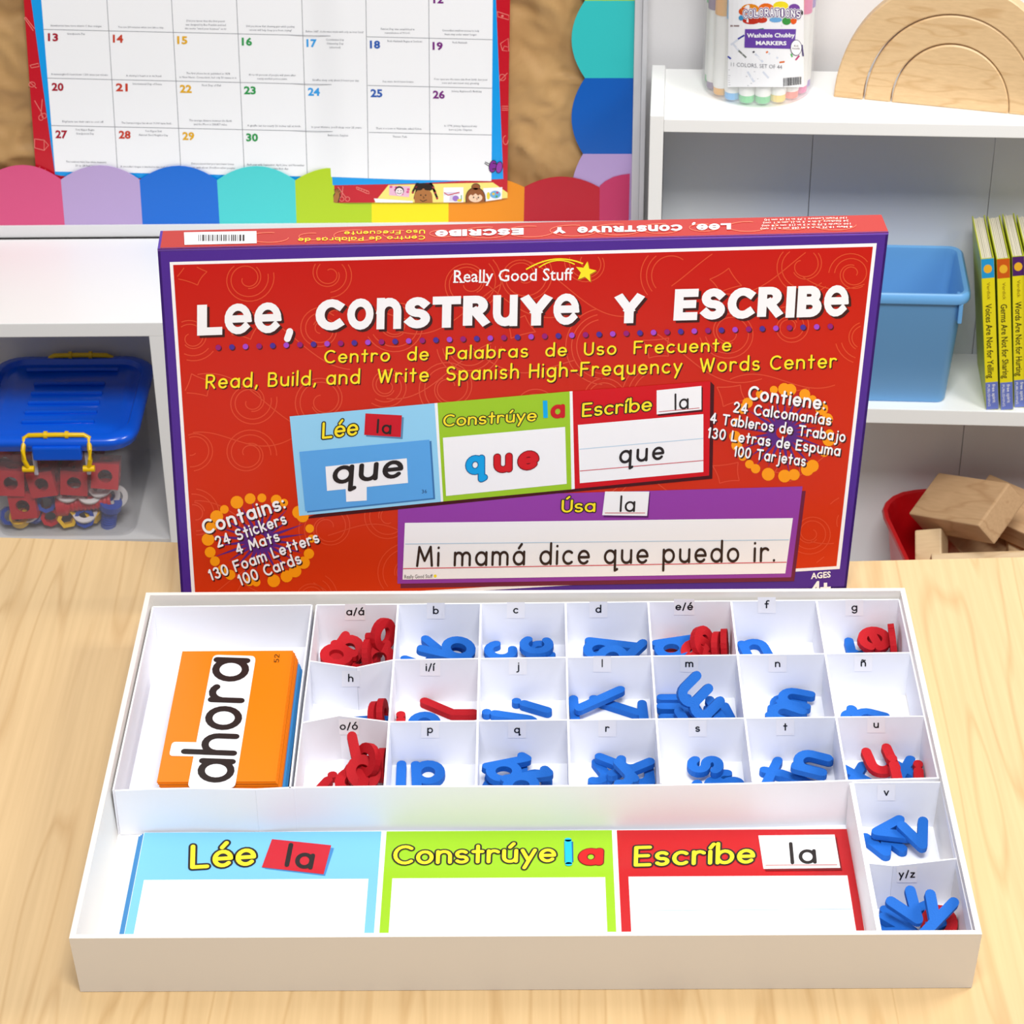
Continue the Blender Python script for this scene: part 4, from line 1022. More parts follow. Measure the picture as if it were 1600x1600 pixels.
# waving hand, scissors and ruler doodles
pr.poly([(520, 316.5), (520, 306), (524, 300), (531, 300), (532, 306), (529, 316.5)], K_, 2); pr.poly([(521, 316.5), (521.5, 306), (525, 301.5), (530, 301.5), (530.5, 306), (527.5, 316.5)], SKIN1, 3)
for a, b in ((523, 296), (526, 295), (529, 295.5), (532, 298)): pr.line([(526 + (a - 526) * .5, 303), (a, b)], 2.6, K_, 2); pr.line([(526 + (a - 526) * .5, 303), (a, b + .4)], 1.7, SKIN1, 3)
pr.build('poster_pictures', po)
DO = ink(236, 130, 120)
pr = Print(fs)
pr.line([(528, 292), (540, 308)], 1.2, DO, 1); pr.line([(536, 291), (534, 308)], 1.2, DO, 1)
for x, y in ((543, 311), (534, 311)): pr.line([(x + 3.5 * math.cos(t * .7), y + 3.5 * math.sin(t * .7)) for t in range(10)], 1.1, DO, 1)
pr.line([(557, 292), (576, 299), (577, 303), (573, 302), (557, 295), (557, 292)], 1.1, DO, 1)
for q in range(4): pr.line([(561 + q * 4, 294 + q * 1.4), (560.5 + q * 4, 296 + q * 1.4)], .9, DO, 1)
pr.build('poster_doodles', po)
pr = Print(ps)
pr.line([(38, 28), (52, 48)], 1.3, DO, 1); pr.line([(40, 27), (54, 45)], 1.3, DO, 1); pr.line([(38, 28), (40, 27)], 1.2, DO, 1)
pr.line([(47, 102), (60, 99), (61, 104), (49, 106), (47, 102)], 1.2, DO, 1)
pr.line([(50 + 5 * math.cos(t * .6), 132 + 4 * math.sin(t * .6)) for t in range(12)], 1.1, DO, 1); pr.line([(46, 128), (57, 138)], 1.1, DO, 1)
pr.line([(54, 157), (66, 178)], 1.2, DO, 1); pr.line([(66, 155), (64, 180)], 1.2, DO, 1)
for x, y in ((69, 181), (64, 184)): pr.line([(x + 3.6 * math.cos(t * .7), y + 4.2 * math.sin(t * .7)) for t in range(10)], 1.1, DO, 1)
pr.line([(54, 217), (69, 219), (76, 227), (69, 235), (54, 231), (54, 217)], 1.2, DO, 1); pr.line([(69, 219), (69, 235)], 1, DO, 1)
pr.line([(66 + 5 * math.cos(t * .5), 264 + 5 * math.sin(t * .5)) for t in range(9)], 1.2, DO, 1)
pr.line([(777, 18), (795, 24), (795, 31), (778, 26), (777, 18)], 1.2, DO, 1); pr.disc(785, 25, 2, 2, DO, 1, 8)
pr.line([(782, 68), (794, 60), (795, 80), (785, 79), (782, 68)], 1.2, DO, 1); pr.line([(785, 79), (788, 72), (795, 74)], 1, DO, 1)
pr.line([(785 + 5 * math.cos(t * .6), 121 + 5 * math.sin(t * .6)) for t in range(11)], 1.1, DO, 1); pr.line([(780, 127), (793, 114)], 1.1, DO, 1)
for y in (166, 169, 172): pr.line([(784, y), (794, y)], 1.1, DO, 1)
pr.line([(790 + 4 * math.cos(t * .6), 219 + 7 * math.sin(t * .6)) for t in range(9)], 1.1, DO, 1)
pr.build('poster_doodles', po)
bs, bsp = sheet('backing_sheet', 'bright blue backing sheet showing round the edges of the calendar page', 'sheet', -60, (48.5, 87), (775, 786.5), [(85, 272), (97, 275), (300, 281), (460, 284), (522, 289.5), (640, 287), (787, 279.5)], mat('sheet_blue', (0, 160, 240), .35), .0003)
cal, cs = sheet('calendar_page', 'white September calendar page with coloured day numbers on the notice board', 'calendar', -60, (64.5, 87), (770, 767.8), [(86, 268), (200, 270), (345, 273), (521, 276.5), (640, 281), (768, 283)], mat('calendar_white', (252, 253, 255), .4), .0005)
def gx(i, y):
    top = [64.5, 167, 268, 369.5, 471.5, 571.7, 670, 770]; bo = [86, 184, 283, 382, 480, 575.5, 672, 767.8]
    t = y / 272; return top[i] + (bo[i] - top[i]) * t
rowsL = [(-30, -18), (46, 62), (122, 138), (196, 211)]
def gy(r, x):
    a, b = rowsL[r]; u = (x - 70) / 700
    return a + (b - a) * u + (0 if r == 0 else 0)
pr = Print(cs); LG = ink(150, 152, 158)
for r in (1, 2, 3):
    pr.line([(x, gy(r, x)) for x in np.linspace(gx(0, gy(r, 70)), gx(7, gy(r, 768)), 12)], .9, LG, 1)
for i in range(1, 7):
    yb_ = [0, 270, 271.5, 273.5, 276, 278.5, 281.5][i]
    pr.line([(gx(i, y), y) for y in (-50, 60, 160, yb_)], .9, LG, 1)
pr.build('calendar_grid', cal)
pr = Print(cs)
nc = [(172, 28, 50), (205, 68, 48), (234, 178, 40), (52, 158, 84), (60, 166, 238), (48, 96, 182), (124, 42, 130)]
nums = [[None] * 6 + ['12'], ['13', '14', '15', '16', '17', '18', '19'], ['20', '21', '22', '23', '24', '25', '26'], ['27', '28', '29', '30', None, None, None]]
for r, row in enumerate(nums):
    for i, t in enumerate(row):
        if not t: continue
        x = gx(i, gy(r, 100) + 16) + (5.5 if r else 5); y = gy(r, x) + (17.5 if r else 0) + (1.5 if i == 0 and r > 1 else 0)
        if r == 0: x, y = 677, 4.5
        wd = 16 if t[0] == '1' else 18.5
        pr.btext(t, (x, y), (x + wd, y + .4), (-.2, -12), ink(*nc[i]), 2, bold=.035)
pr.build('day_numbers', cal)
pr = Print(cs); TX = ink(120, 122, 130)
def tiny(lines, xc, y, wd, dy=6):
    for q, t in enumerate(lines):
        w_ = wd * len(t) / max(len(l) for l in lines); pr.btext(t, (xc - w_ / 2, y + q * dy), (xc + w_ / 2, y + q * dy + w_ * .014), (0, -3.2), TX, 2, res=1)
foot = [[['Strawberries have more vitamin C than oranges.'], ['You use 200 muscles when you take a step.'], ['Did you know that the first pencil', 'was designed by Ben Franklin and had', 'the motto "mind your business" on it?'], ['Did you know that chewing gum while peeling', 'onions will help keep you from crying?'], ['Before 1687, clocks were made with only an hour hand!'], ['Patriot Day was established in', 'remembrance of 9/11/01.'], ['Crocodiles swallow stones to help', 'them stay under water longer.']],
 [["A hummingbird's heart beats 1,200 times per minute."], ["A shrimp's heart is in its head."], ['The first phone book, published in 1878', 'in New Haven, Connecticut, had only 50 names in it.'], ['40 to 60 percent of people will yawn after', 'seeing another person yawn.'], ['Giraffes sleep only about 2 hours per day.'], ["Sea stars don't have brains."], ['Your eyes are the same size from birth, but your', 'nose and ears never stop growing.']],
 [['Elephants use their ears to cool off.'], ['The human tongue has about 10,000 taste buds.'], ['The average distance between the Earth', 'and the Moon is 238,857 miles.'], ['A giraffe can be nearly 20 inches tall at birth.'], ["In your lifetime, you'll sleep over 25 years."], ['There is a town in Nebraska called Colon.'], ['In 1774, Johnny Appleseed was', 'born as John Chapman.']],
 [['The newborn baby blue whale measures', '20 to 28 feet long.'], ["A crocodile's tongue is attached to the roof of its mouth."], ['Did you know that you have fewer bones', 'now, with about 18 million other people?'], ['Each year with September, April, June, and November', 'has the same first day.'], [], [], []]]
for r, row in enumerate(foot):
    for i, ls in enumerate(row):
        if not ls: continue
        yb_ = gy(r + 1, (gx(i, 100) + gx(i + 1, 100)) / 2) if r < 3 else 266 + i * 1.5
        xc = (gx(i, yb_) + gx(i + 1, yb_)) / 2; wd = min(90, 1.75 * max(len(l) for l in ls))
        tiny(ls, xc, yb_ - 7 - (len(ls) - 1) * 6 + 1, wd)
for r, i, ls, dx in ((1, 0, ['Grandparents Day'], 50), (1, 4, ['Constitution Day', 'Citizenship Day', '(observed)'], 50), (1, 5, ['Rosh Hashanah Begins at Sundown'], 60), (1, 6, ['Rosh Hashanah'], 48), (2, 1, ['International Day of Peace'], 55), (2, 2, ['First Day of Fall'], 55), (2, 6, ["Johnny Appleseed's Birthday"], 58),
                     (3, 0, ['Yom Kippur Begins', 'Grandparents Day'], 52), (3, 1, ['Yom Kippur Ends', 'National Good Neighbor Day'], 60), (3, 4, ['Bathroom, Supplies'], 50), (3, 5, ['Tissues, Pads'], 50)):
    y = gy(r, gx(i, 100)) + 8; tiny(ls, gx(i, y) + dx, y, min(60, 1.75 * max(len(l) for l in ls)))
pr.build('day_notes', cal)
pr = Print(Ramp(.0009)); PK = ink(132, 44, 150)
pr.line([(757, 255), (768, 262)], 1, K_, 1); pr.line([(758, 253), (768, 258)], 1, K_, 1)
pr.disc(770, 260, 6.2, 10, K_, 2, 18, .2); pr.disc(770, 260, 5.2, 9, PK, 3, 18, .2); pr.poly([(770, 254), (780, 257), (779, 264), (769, 265)], K_, 3.5); pr.poly([(770, 255.5), (780, 258), (779, 262.5), (769, 263.5)], PK, 4)
pr.disc(780, 261.5, 5.5, 9.4, K_, 4, 18, .2); pr.disc(780, 261.5, 4.5, 8.4, ink(150, 60, 168), 5, 18, .2)
pr.build('printed_pushpin', bs)

# ------------------------------------------------------------------ right bookcase (turned slightly)
BA = R(-3.4)
BM = Matrix.Translation((.1232, .9175, FLZ)) @ Matrix.Rotation(BA, 4, 'Z')
bk_ = thing('bookcase', 'tall narrow-depth white bookcase on the right, holding toys, tubs and books', 'bookcase', mw=BM)
ZT_ = .0902 - FLZ; BD = .124; BWD = .62
def bp(m, name, mt): return m.build(name, mt, bk_, local=True)
M_bk = mat('back_board', (222, 224, 226), .5)
bp(MB().box((0, 0, 0), (.0135, BD, ZT_ + .004), bev=.0008), 'side_panel', M_whiteshelf)
bp(MB().box((BWD, 0, 0), (BWD + .0135, BD, ZT_ + .004), bev=.0008), 'side_panel', M_whiteshelf)
bp(MB().box((.0137, .0005, ZT_ - .0135), (BWD, BD, ZT_), bev=.0006), 'shelf', M_whiteshelf)
ZMI = -.2354 - FLZ
bp(MB().box((.0137, .0005, ZMI - .0175), (BWD, BD - .003, ZMI), bev=.0006), 'shelf', M_whiteshelf)
ZLO = -.535 - FLZ
bp(MB().box((.0137, .0005, ZLO - .018), (BWD, BD - .003, ZLO), bev=.0006), 'shelf', M_whiteshelf)
bp(MB().box((.0137, .02, 0), (BWD, .032, ZLO - .018)), 'plinth', M_whiteshelf)
seams = [.0137, .168, .355, .54, BWD]
for a, b in zip(seams, seams[1:]):
    bp(MB().box((a + .0004, BD - .003, .02), (b - .0004, BD - .0005, ZT_ - .0137)), 'back_board', M_bk)

# blue tub on the middle shelf
def rrect(w_, d_, r, n=5):
    P = []
    for sx, sy, a0 in ((1, 1, 0), (-1, 1, 90), (-1, -1, 180), (1, -1, 270)):
        for i in range(n + 1):
            a = R(a0 + 90 * i / n); P.append((sx * (w_ / 2 - r) + r * math.cos(a), sy * (d_ / 2 - r) + r * math.sin(a)))
    return P
def tub_rings(prof):
    """prof: (w, d, r, z)"""
    return [[(x, y, z) for x, y in rrect(w_, d_, r)] for w_, d_, r, z in prof]
M_tub = mat('tub_blue', (110, 174, 230), .38)
zr = .1335
bw, bdp = .225, .112
TB = BM @ Matrix.Translation((.455 - .1232 - bw / 2 + .0005, .062, ZMI))
tubb = thing('storage_tub', 'light blue open plastic tub on the middle shelf beside the books', 'tub', mw=TB)
o = MB(); o.loft(tub_rings([(bw - .036, bdp - .022, .006, 0.0), (bw - .030, bdp - .017, .01, .003), (bw - .014, bdp - .008, .012, zr - .012), (bw - .0135, bdp - .0075, .012, zr - .0115), (bw - .002, bdp - .001, .014, zr - .011), (bw, bdp, .014, zr - .008), (bw - .001, bdp - .001, .014, zr - .002), (bw - .006, bdp - .005, .012, zr), (bw - .014, bdp - .012, .01, zr - .001), (bw - .018, bdp - .014, .009, zr - .006), (bw - .032, bdp - .022, .008, .004)]))
autosmooth(o.build('tub_body', M_tub, tubb, local=True), 50)
for sx in (-1, 1):
    MB().box((sx * (bw / 2 - .010) - .0022, -bdp / 2 + .002, zr - .034), (sx * (bw / 2 - .010) + .0022, -bdp / 2 + .030, zr - .011), bev=.001).build('lug', M_tub, tubb, local=True)

# books leaning to the left
def book(label, px, wd, y_off, top_c, title, lean, hgt=.178, thing_x=None):
    b0 = on_y(px, 632, .9115 - .0) ; lx_ = (BM.inverted() @ Vector((b0.x, b0.y, -.2354))).x
    M = BM @ Matrix.Translation((lx_, .004 + y_off, ZMI + .0002)) @ Matrix.Rotation(R(-lean), 4, 'Y')
    t = thing('board_book', label, 'book', mw=M, group='board books standing on the middle shelf')
    d_ = .096; YB = mat('book_yellow', (222, 208, 32), .4)
    s = MB(); s.box((0, 0, 0), (.0012, d_, hgt)).box((wd - .0012, 0, 0), (wd, d_, hgt)).box((.0012, 0, 0), (wd - .0012, .0016, hgt))
    s.build('cover', mat('book_cover', (188, 196, 40), .4, noise=.25, nscale=(30, 30, 30)), t, local=True)
    nP = 6
    for q in range(nP):
        a = .0014 + (wd - .0028) * q / nP; bb_ = .0014 + (wd - .0028) * (q + .82) / nP
        MB().box((a, .0018, .001), (bb_, d_ - .001 - random.uniform(0, .002), hgt - .0008 - random.uniform(0, .0012))).build('board_page', M_cream, t, local=True)
    # spine print, flat on the spine at y=-.0002
    def quad(z0, z1, m, l): return [(0.0003, -.0001 * l, z0), (wd - .0003, -.0001 * l, z0), (wd - .0003, -.0001 * l, z1), (.0003, -.0001 * l, z1)]
    p = MB(); mm = [mat('spine_yellow', (244, 228, 30), .35), ink(*top_c), mat('spine_violet', (112, 128, 206), .35), ink(250, 190, 50), K_, WH]
    F4 = [(0, 1, 2, 3)]
    p.add(quad(0, hgt, None, 1), F4, 0); p.add(quad(hgt - .022, hgt, None, 2), F4, 1); p.add(quad(0, .033, None, 2), F4, 2)
    p.add([(wd / 2 + .0042 * math.cos(k_ * PI / 6), -.0003, hgt - .0115 + .005 * math.sin(k_ * PI / 6)) for k_ in range(12)], [tuple(range(12))], 3)
    p.build('spine_print', mm, t, local=True)
    def vt(txt, z0, z1, x_, hh, m, l, nm_, bold=.0, fn=font_text):
        Vt, Tt, W_, H_ = fn(txt, bold, 2)
        Vl = [(x_ + b / H_ * hh, -.0001 * l, z0 + (a / W_) * (z1 - z0)) for a, b in Vt]
        obj(nm_, Vl, [f[::-1] for f in Tt], m, t, local=True)
    vt(title, hgt - .052, .038, wd / 2 - .0036, .0066, K_, 3, 'spine_title', .01)
    vt('Verdick', hgt - .027, hgt - .047, wd / 2 - .0014, .0034, ink(150, 120, 30), 3, 'spine_author')
    vt('free spirit', .0305, .008, wd / 2 + .0004, .0034, WH, 4, 'spine_lettering', .01); vt('PUBLISHING', .0305, .004, wd / 2 - .0044, .0026, WH, 4, 'spine_lettering', .0)
    return t
book('yellow board book with a blue top band, leftmost of the row by the tub', 1539, .0132, 0, (40, 160, 220), 'Voices Are Not for Yelling', 7.2)
book('yellow board book with an orange top band, second of the row', 1561.5, .0132, .0003, (216, 96, 28), 'Germs Are Not for Sharing', 7.0)
book('yellow board book with a purple top band, third of the row', 1583.5, .0122, .006, (84, 40, 110), 'Words Are Not for Hurting', 6.6, .178)
book('brown topped board book at the right edge of the row', 1604, .0132, .002, (150, 110, 60), 'Teeth Are Not for Biting', 6.4, .179)

# marker jar on the top
jc = on_z(1183, 133, .0902); JR = .0562
jar = thing('marker_jar', 'clear round plastic jar of washable markers on top of the bookcase', 'jar', (jc.x, jc.y, .0906))
m_cl = D.materials.new('clear_plastic'); m_cl.use_nodes = True; b_ = m_cl.node_tree.nodes['Principled BSDF']
b_.inputs['Base Color'].default_value = (.97, .98, 1, 1); b_.inputs['Roughness'].default_value = .08; b_.inputs['Alpha'].default_value = .16; b_.inputs['IOR'].default_value = 1.4
j_ = MB(); j_.lathe([(JR - .004, 0), (JR - .001, .001), (JR, .004), (JR, .17), (JR - .0015, .17), (JR - .0015, .003), (.001, .0022)], 56, cap=False)
autosmooth(j_.build('jar_body', m_cl, jar, local=True), 40)
j_ = MB(); j_.lathe([(JR + .001, .1705), (JR + .003, .171), (JR + .003, .186), (JR - .002, .188), (.001, .188)], 48, cap=True)
j_.build('jar_lid', mat('jar_lid', (120, 80, 180), .3), jar, smooth=False, local=True)
mc = [('blue', (90, 180, 240)), ('green', (80, 205, 120)), ('green', (70, 195, 110)), ('yellow', (245, 205, 50)), ('orange', (240, 110, 80)), ('pink', (230, 90, 160)), ('lilac', (150, 120, 200)), ('black', (50, 50, 55)), ('brown', (130, 80, 50)), ('red', (215, 40, 40)), ('teal', (60, 180, 180)), ('purple', (120, 80, 160)), ('yellow', (240, 180, 30))]
M_bar = mat('marker_white', (244, 244, 240), .4)
words_ = []
nmk = 18
for i in range(nmk):
    a = R(-168 + i * 360 / nmk)
    # ring of markers just inside the wall, starting at the left as seen from the front
    nm, c = [('purple', (138, 112, 150)), ('yellow', (240, 170, 10)), mc[0], mc[1], mc[2], mc[3], mc[4], mc[5], mc[6], mc[7], mc[8], mc[9], mc[10], mc[0], mc[1], mc[9], mc[11], mc[2]][i]
    x, y = (JR - .0112) * math.cos(a), (JR - .0112) * math.sin(a)
    t = thing('marker', '%s marker in the clear jar, %s' % (nm, ['leftmost at the wall', 'with tall yellow cap at front left', 'first from left behind the label', 'second from left behind the label', 'third from left behind the label', 'fourth from left behind the label', 'fifth from left behind the label', 'at the front right', 'at the right wall'][i] if i < 9 else 'at the back of the ring, number %s round' % ['one', 'two', 'three', 'four', 'five', 'six', 'seven', 'eight', 'nine'][i - 9]), 'marker', (jc.x + x, jc.y + y, .0930), group='markers in the jar')
    mcx = mat('marker_' + nm + '_%d' % c[2], c, .35)
    MB().lathe([(.0072, 0), (.0078, .001), (.0078, .0075)], 14).build('end_plug', mcx, t, local=True, smooth=False)
    autosmooth(MB().lathe([(.0080, .0076), (.0083, .009), (.0083, .084)], 16).build('barrel', M_bar, t, local=True), 40)
    autosmooth(MB().lathe([(.0088, .0842), (.0088, .140), (.006, .143)], 16).build('cap', mcx, t, local=True), 40)
# label wrapped on the jar
cyl = Cyl(jc.x, jc.y, JR + .0003)
def lblp(name, fn, parent):
    p = Print(cyl); fn(p); return p.build(name, parent)
def L0(p): p.quadgrid([(1139, -30), (1256, -34), (1256, 136), (1137, 136)], mat('label_white', (244, 245, 248), .3), 0, 16, 8)
lblp('jar_label', L0, jar)
def L1(p):
    cs_ = [(226, 140, 30), (214, 84, 34), (232, 110, 30), (240, 220, 40), (120, 70, 160), (40, 40, 50), (190, 50, 36), (200, 60, 40), (110, 170, 220), (60, 150, 70), (230, 90, 30), (70, 150, 200)]
    for i, (x, y, a, b) in enumerate([(1172, 14, 14, 8), (1162, 18, 8, 6), (1197, 13, 12, 8), (1220, 9, 12, 7), (1241, 13, 9, 7), (1250, 20, 5, 5), (1174, 32, 14, 6), (1190, 31, 9, 5), (1212, 31, 10, 4), (1229, 33, 7, 6), (1240, 32, 5, 6), (1158, 28, 4, 4)]):
        p.disc(x, y, a, b, ink(*cs_[i]), 1 + i * .1, 14)
    pts = 'COLORATIONS'
    for wt, m, l, o in ((.95, WH, 4, 0), (.7, ink(84, 36, 120), 4.8, 0), (.3, WH, 5.8, 0)):
        for i, ch in enumerate(pts):
            x = 1161.5 + i * 8.25; y = 28.6 - 3.2 * math.sin((i + .5) / 11 * PI) + .2 * i * .2
            if ch == 'I': x += 1.7
            p.text(ch, (x, y), (x + (6.7 if ch != 'I' else 3), y), (0, -12.5), (.3, wt), m, l)
    p.quadgrid([(1164, 45.5), (1244, 45.5), (1241, 76.5), (1163, 74.5)], mat('label_purple', (104, 66, 166), .35), 2, 10, 2)
    p.btext('Washable Chubby', (1167, 58.5), (1242, 58), (0, -6.6), WH, 4, bold=.03); p.btext('MARKERS', (1181, 70), (1229, 70.5), (0, -6.2), WH, 4, bold=.035)
    p.disc(1244, 74.5, 9, 12.5, ink(70, 55, 100), 4, 20); p.disc(1244, 74.5, 8.2, 11.6, WH, 5, 20)
    p.btext('Kid', (1241, 73), (1247, 73), (0, -3), K_, 6, res=1); p.btext('Friendly', (1238, 77), (1250, 77), (0, -2.6), K_, 6, res=1)
    p.btext('11 COLORS, SET OF 44', (1142, 103.5), (1222, 108), (0, -6.5), ink(120, 120, 128), 2, bold=-.006)
    for q in range(5): p.line([(1138, 118 + q * 3.6), (1168 + (q * 17) % 22, 119.5 + q * 3.6)], .7, ink(170, 172, 178), 2)
    p.line([(1138, 109), (1180, 112)], .7, ink(170, 172, 178), 2)
    rb_ = random.Random(2); x = 1224
    while x < 1252: wd_ = rb_.choice((.8, 1.2, 2)); p.poly([(x, 122 - (x - 1224) * .08), (x + wd_, 122 - (x - 1224) * .08), (x + wd_, 135 - (x - 1224) * .12), (x, 135 - (x - 1224) * .12)], ink(60, 60, 64), 3); x += wd_ + rb_.choice((.8, 1.2))
    for a, b_, m in (((1141, 40.5), (1155, 40.5), (150, 130, 130)), ((1181, 47), (1193, 45), (60, 150, 100)), ((1153, 61), (1163, 55), (60, 60, 160)), ((1154, 79), (1166, 90), (120, 125, 120)), ((1257 - 4, 70), (1255, 88), (80, 70, 120)), ((1243, 94), (1249, 87), (190, 60, 120)), ((1236, 84), (1238, 89), (90, 180, 100)), ((1137, 88), (1142, 92), (70, 80, 170)), ((1176, 82), (1179, 80.5), (50, 50, 60)), ((1197, 82.5), (1200, 80.5), (230, 120, 60)), ((1218, 97.5), (1226, 96.5), (220, 110, 50))):
        p.line([a, b_], 2.6, ink(*m), 1.2)
    for a, b_ in (((1142, 70), (1154, 61)), ((1193, 46), (1222, 40)), ((1145, 68), (1155, 80)), ((1180, 84), (1192, 97)), ((1201, 83), (1216, 91)), ((1168, 112), (1178, 128)), ((1192, 112), (1201, 122))):
        p.line([a, b_], 3, ink(214, 220, 232), .8)
lblp('label_print', L1, jar)

# wooden nesting arches on the top
ac = on_z(1486.5, 159, .0902); AY = R(-15)
def arch(label, r0, r1, y0, nm='wooden_arch', dx=0):
    M = Matrix.Translation((ac.x + dx * math.cos(AY), ac.y + dx * math.sin(AY), .0903)) @ Matrix.Rotation(AY, 4, 'Z')
    n = 40; e = .0012
    def prof(a, b, ins):
        # half ring outline in xz
        P = [((b - ins) * math.cos(PI * i / n), (b - ins) * math.sin(PI * i / n) * 1.15) for i in range(n + 1)]
        P = [(x, max(z, ins)) for x, z in P]
        if a > 0: P += [(x, max(z, ins)) for x, z in [((a + ins) * math.cos(PI * (n - i) / n), (a + ins) * math.sin(PI * (n - i) / n) * 1.15) for i in range(n + 1)]]
        return P
    m = MB(); k = len(prof(r0, r1, 0)); y1 = y0 + .016
    rings = [[(x, yy, z) for x, z in prof(r0, r1, ins)] for yy, ins in ((y0, e), (y0 + e, 0), (y1 - e, 0), (y1, e))]
    Vr = [p for r in rings for p in r]; Fr = []
    for i in range(3):
        for j in range(k): Fr.append((i * k + j, i * k + (j + 1) % k, (i + 1) * k + (j + 1) % k, (i + 1) * k + j))
    if r0 > 0:
        for base, fl in ((0, 1), (3 * k, 0)):
            for j in range(n):
                q = (base + j, base + j + 1, base + k - 2 - j, base + k - 1 - j); Fr.append(q if fl else q[::-1])
    else: Fr += [tuple(range(k)), tuple(3 * k + j for j in range(k))[::-1]]
    o = obj(nm, Vr, Fr, M_beech, mw=M, local=True); autosmooth(o, 30)
    return tag(o, label, 'toy block', 'nesting wooden arches on the bookcase')
RS = .0572
arch('solid half-round wooden block, innermost of the nesting arches', 0, RS, -.016, 'half_round_block')
arch('middle wooden arch, nested over the half-round block', RS + .0012, .0836, -.016, dx=-.0006)
arch('large outer wooden arch on top of the bookcase', .0848, .1135, -.017, dx=-.0015)

# red tub with wooden blocks, lower shelf
RB = Matrix.Translation((.5035, .922, -.535)) @ Matrix.Rotation(R(8), 4, 'Z')
rt = thing('storage_tub', 'red open plastic tub heaped with wooden blocks on the lower shelf', 'tub', mw=RB)
rw, rd, rz_ = .205, .205, .125
o = MB(); o.loft(tub_rings([(rw - .05, rd - .05, .02, 0), (rw - .042, rd - .042, .03, .004), (rw - .012, rd - .012, .045, rz_ - .008), (rw - .002, rd - .002, .048, rz_ - .006), (rw, rd, .048, rz_ - .003), (rw - .003, rd - .003, .047, rz_), (rw - .012, rd - .012, .043, rz_ - .001), (rw - .018, rd - .018, .04, rz_ - .008), (rw - .045, rd - .045, .03, .005)]))
autosmooth(o.build('tub_body', mat('tub_red', (186, 8, 18), .3), rt, local=True), 50)
def block(label, px, py, z, A_, B_, C_, la, lb, lc, m=M_block):
    """a corner at a pixel and height, three edges given in the viewer's frame (right, up, towards)"""
    o_ = on_z(px, py, z); a = (CM @ Vector(A_)).normalized(); b = CM @ Vector(B_); b = (b - a * b.dot(a)).normalized(); c = a.cross(b)
    if c.dot(CM @ Vector(C_)) < 0: c = -c
    M3 = Matrix((b, a, c)).transposed(); M = Matrix.Translation(o_) @ M3.to_4x4()
    ob = MB().box((0, 0, 0), (lb, la, lc), bev=.0022).build('wooden_block', m, mw=M, local=True)
    if M3.determinant() < 0:
        ob.data.flip_normals()
    return tag(ob, label, 'toy block', 'wooden blocks in the red tub')
M_blk2 = wood('block_wood_pale', (226, 196, 152), (214, 180, 134), (26, 8, 26), .55, 4)
block('largest wooden block, lying aslant on top of the heap', 1466, 738, -.372, (81, -18, 143), (-50, -64, 20), (27, -27, -18.7), .118, .060, .032)
block('wooden block at the back right of the heap', 1546, 740, -.375, (60, -30, 40), (-24, -50, 30), (20, -30, -20), .090, .052, .032)
block('short pale block standing on end at the left of the heap', 1429, 828, -.405, (45, 4, 20), (8, -50, 20), (0, 0, -1), .030, .06, .03, M_blk2)
block('wide wooden block lying under the largest one', 1478, 838, -.43, (60, 32, -30), (60, -55, 30), (0, -1, -1), .075, .080, .03)
block('pale wooden block low at the right of the heap', 1574, 826, -.425, (60, -6, 0), (0, -40, 30), (0, -1, -1), .07, .05, .03, M_blk2)
block('long flat wooden block lying along the front of the red tub', 1452, 872, -.42, (150, 5, 8), (0, 12, 40), (0, -1, 0), .15, .02, .03, M_blk2)

# lidded tub in the left cabinet
ZB = -.3598; lw, ld = .176, .177
CB = Matrix.Translation((-.4085 - lw / 2 + .004, .9345, ZB))
ct_ = thing('lidded_tub', 'clear plastic tub with a blue lid and yellow clip handles in the left cabinet', 'tub', mw=CB)
m_c2 = D.materials.new('cloudy_plastic'); m_c2.use_nodes = True; b_ = m_c2.node_tree.nodes['Principled BSDF']
b_.inputs['Base Color'].default_value = lin((206, 204, 208)); b_.inputs['Roughness'].default_value = .15; b_.inputs['Alpha'].default_value = .10
hb = .112
o = MB(); o.loft(tub_rings([(lw - .034, ld - .026, .012, 0), (lw - .028, ld - .020, .02, .003), (lw - .022, ld - .016, .022, hb), (lw - .0245, ld - .0185, .021, hb), (lw - .030, ld - .022, .019, .0045)]), cap1=True)
autosmooth(o.build('tub_body', m_c2, ct_, local=True), 50)
M_lid = mat('lid_blue', (0, 90, 222), .22, coat=.3)
o = MB(); o.loft(tub_rings([(lw - .022, ld - .022, .026, hb + .0005), (lw - .006, ld - .006, .03, hb + .001), (lw - .003, ld - .003, .03, hb + .006), (lw, ld, .031, hb + .009), (lw - .001, ld - .001, .031, hb + .013), (lw - .008, ld - .008, .029, hb + .016), (lw - .022, ld - .022, .026, hb + .0165), (lw - .028, ld - .028, .024, hb + .0115), (lw - .040, ld - .040, .02, hb + .0115), (lw - .046, ld - .046, .018, hb + .0135)]))
autosmooth(o.build('tub_lid', M_lid, ct_, local=True), 45)
o = MB()
for q in range(5):
    y = -.052 + q * .0195
    MB().box((-.037, y, hb + .0125), (.040, y + .005, hb + .0168), bev=.0018).build('lid_rib', M_lid, ct_, local=True)
MB().box((-.05, .056, hb + .0135), (.05, .0615, hb + .0155), bev=.001).build('lid_rib', M_lid, ct_, local=True)
MB().box((-.02, -ld / 2 - .0035, hb - .007), (.031, -ld / 2 + .006, hb + .009), bev=.002).build('lid_tab', M_lid, ct_, local=True)
M_y = mat('clip_yellow', (246, 200, 0), .3)
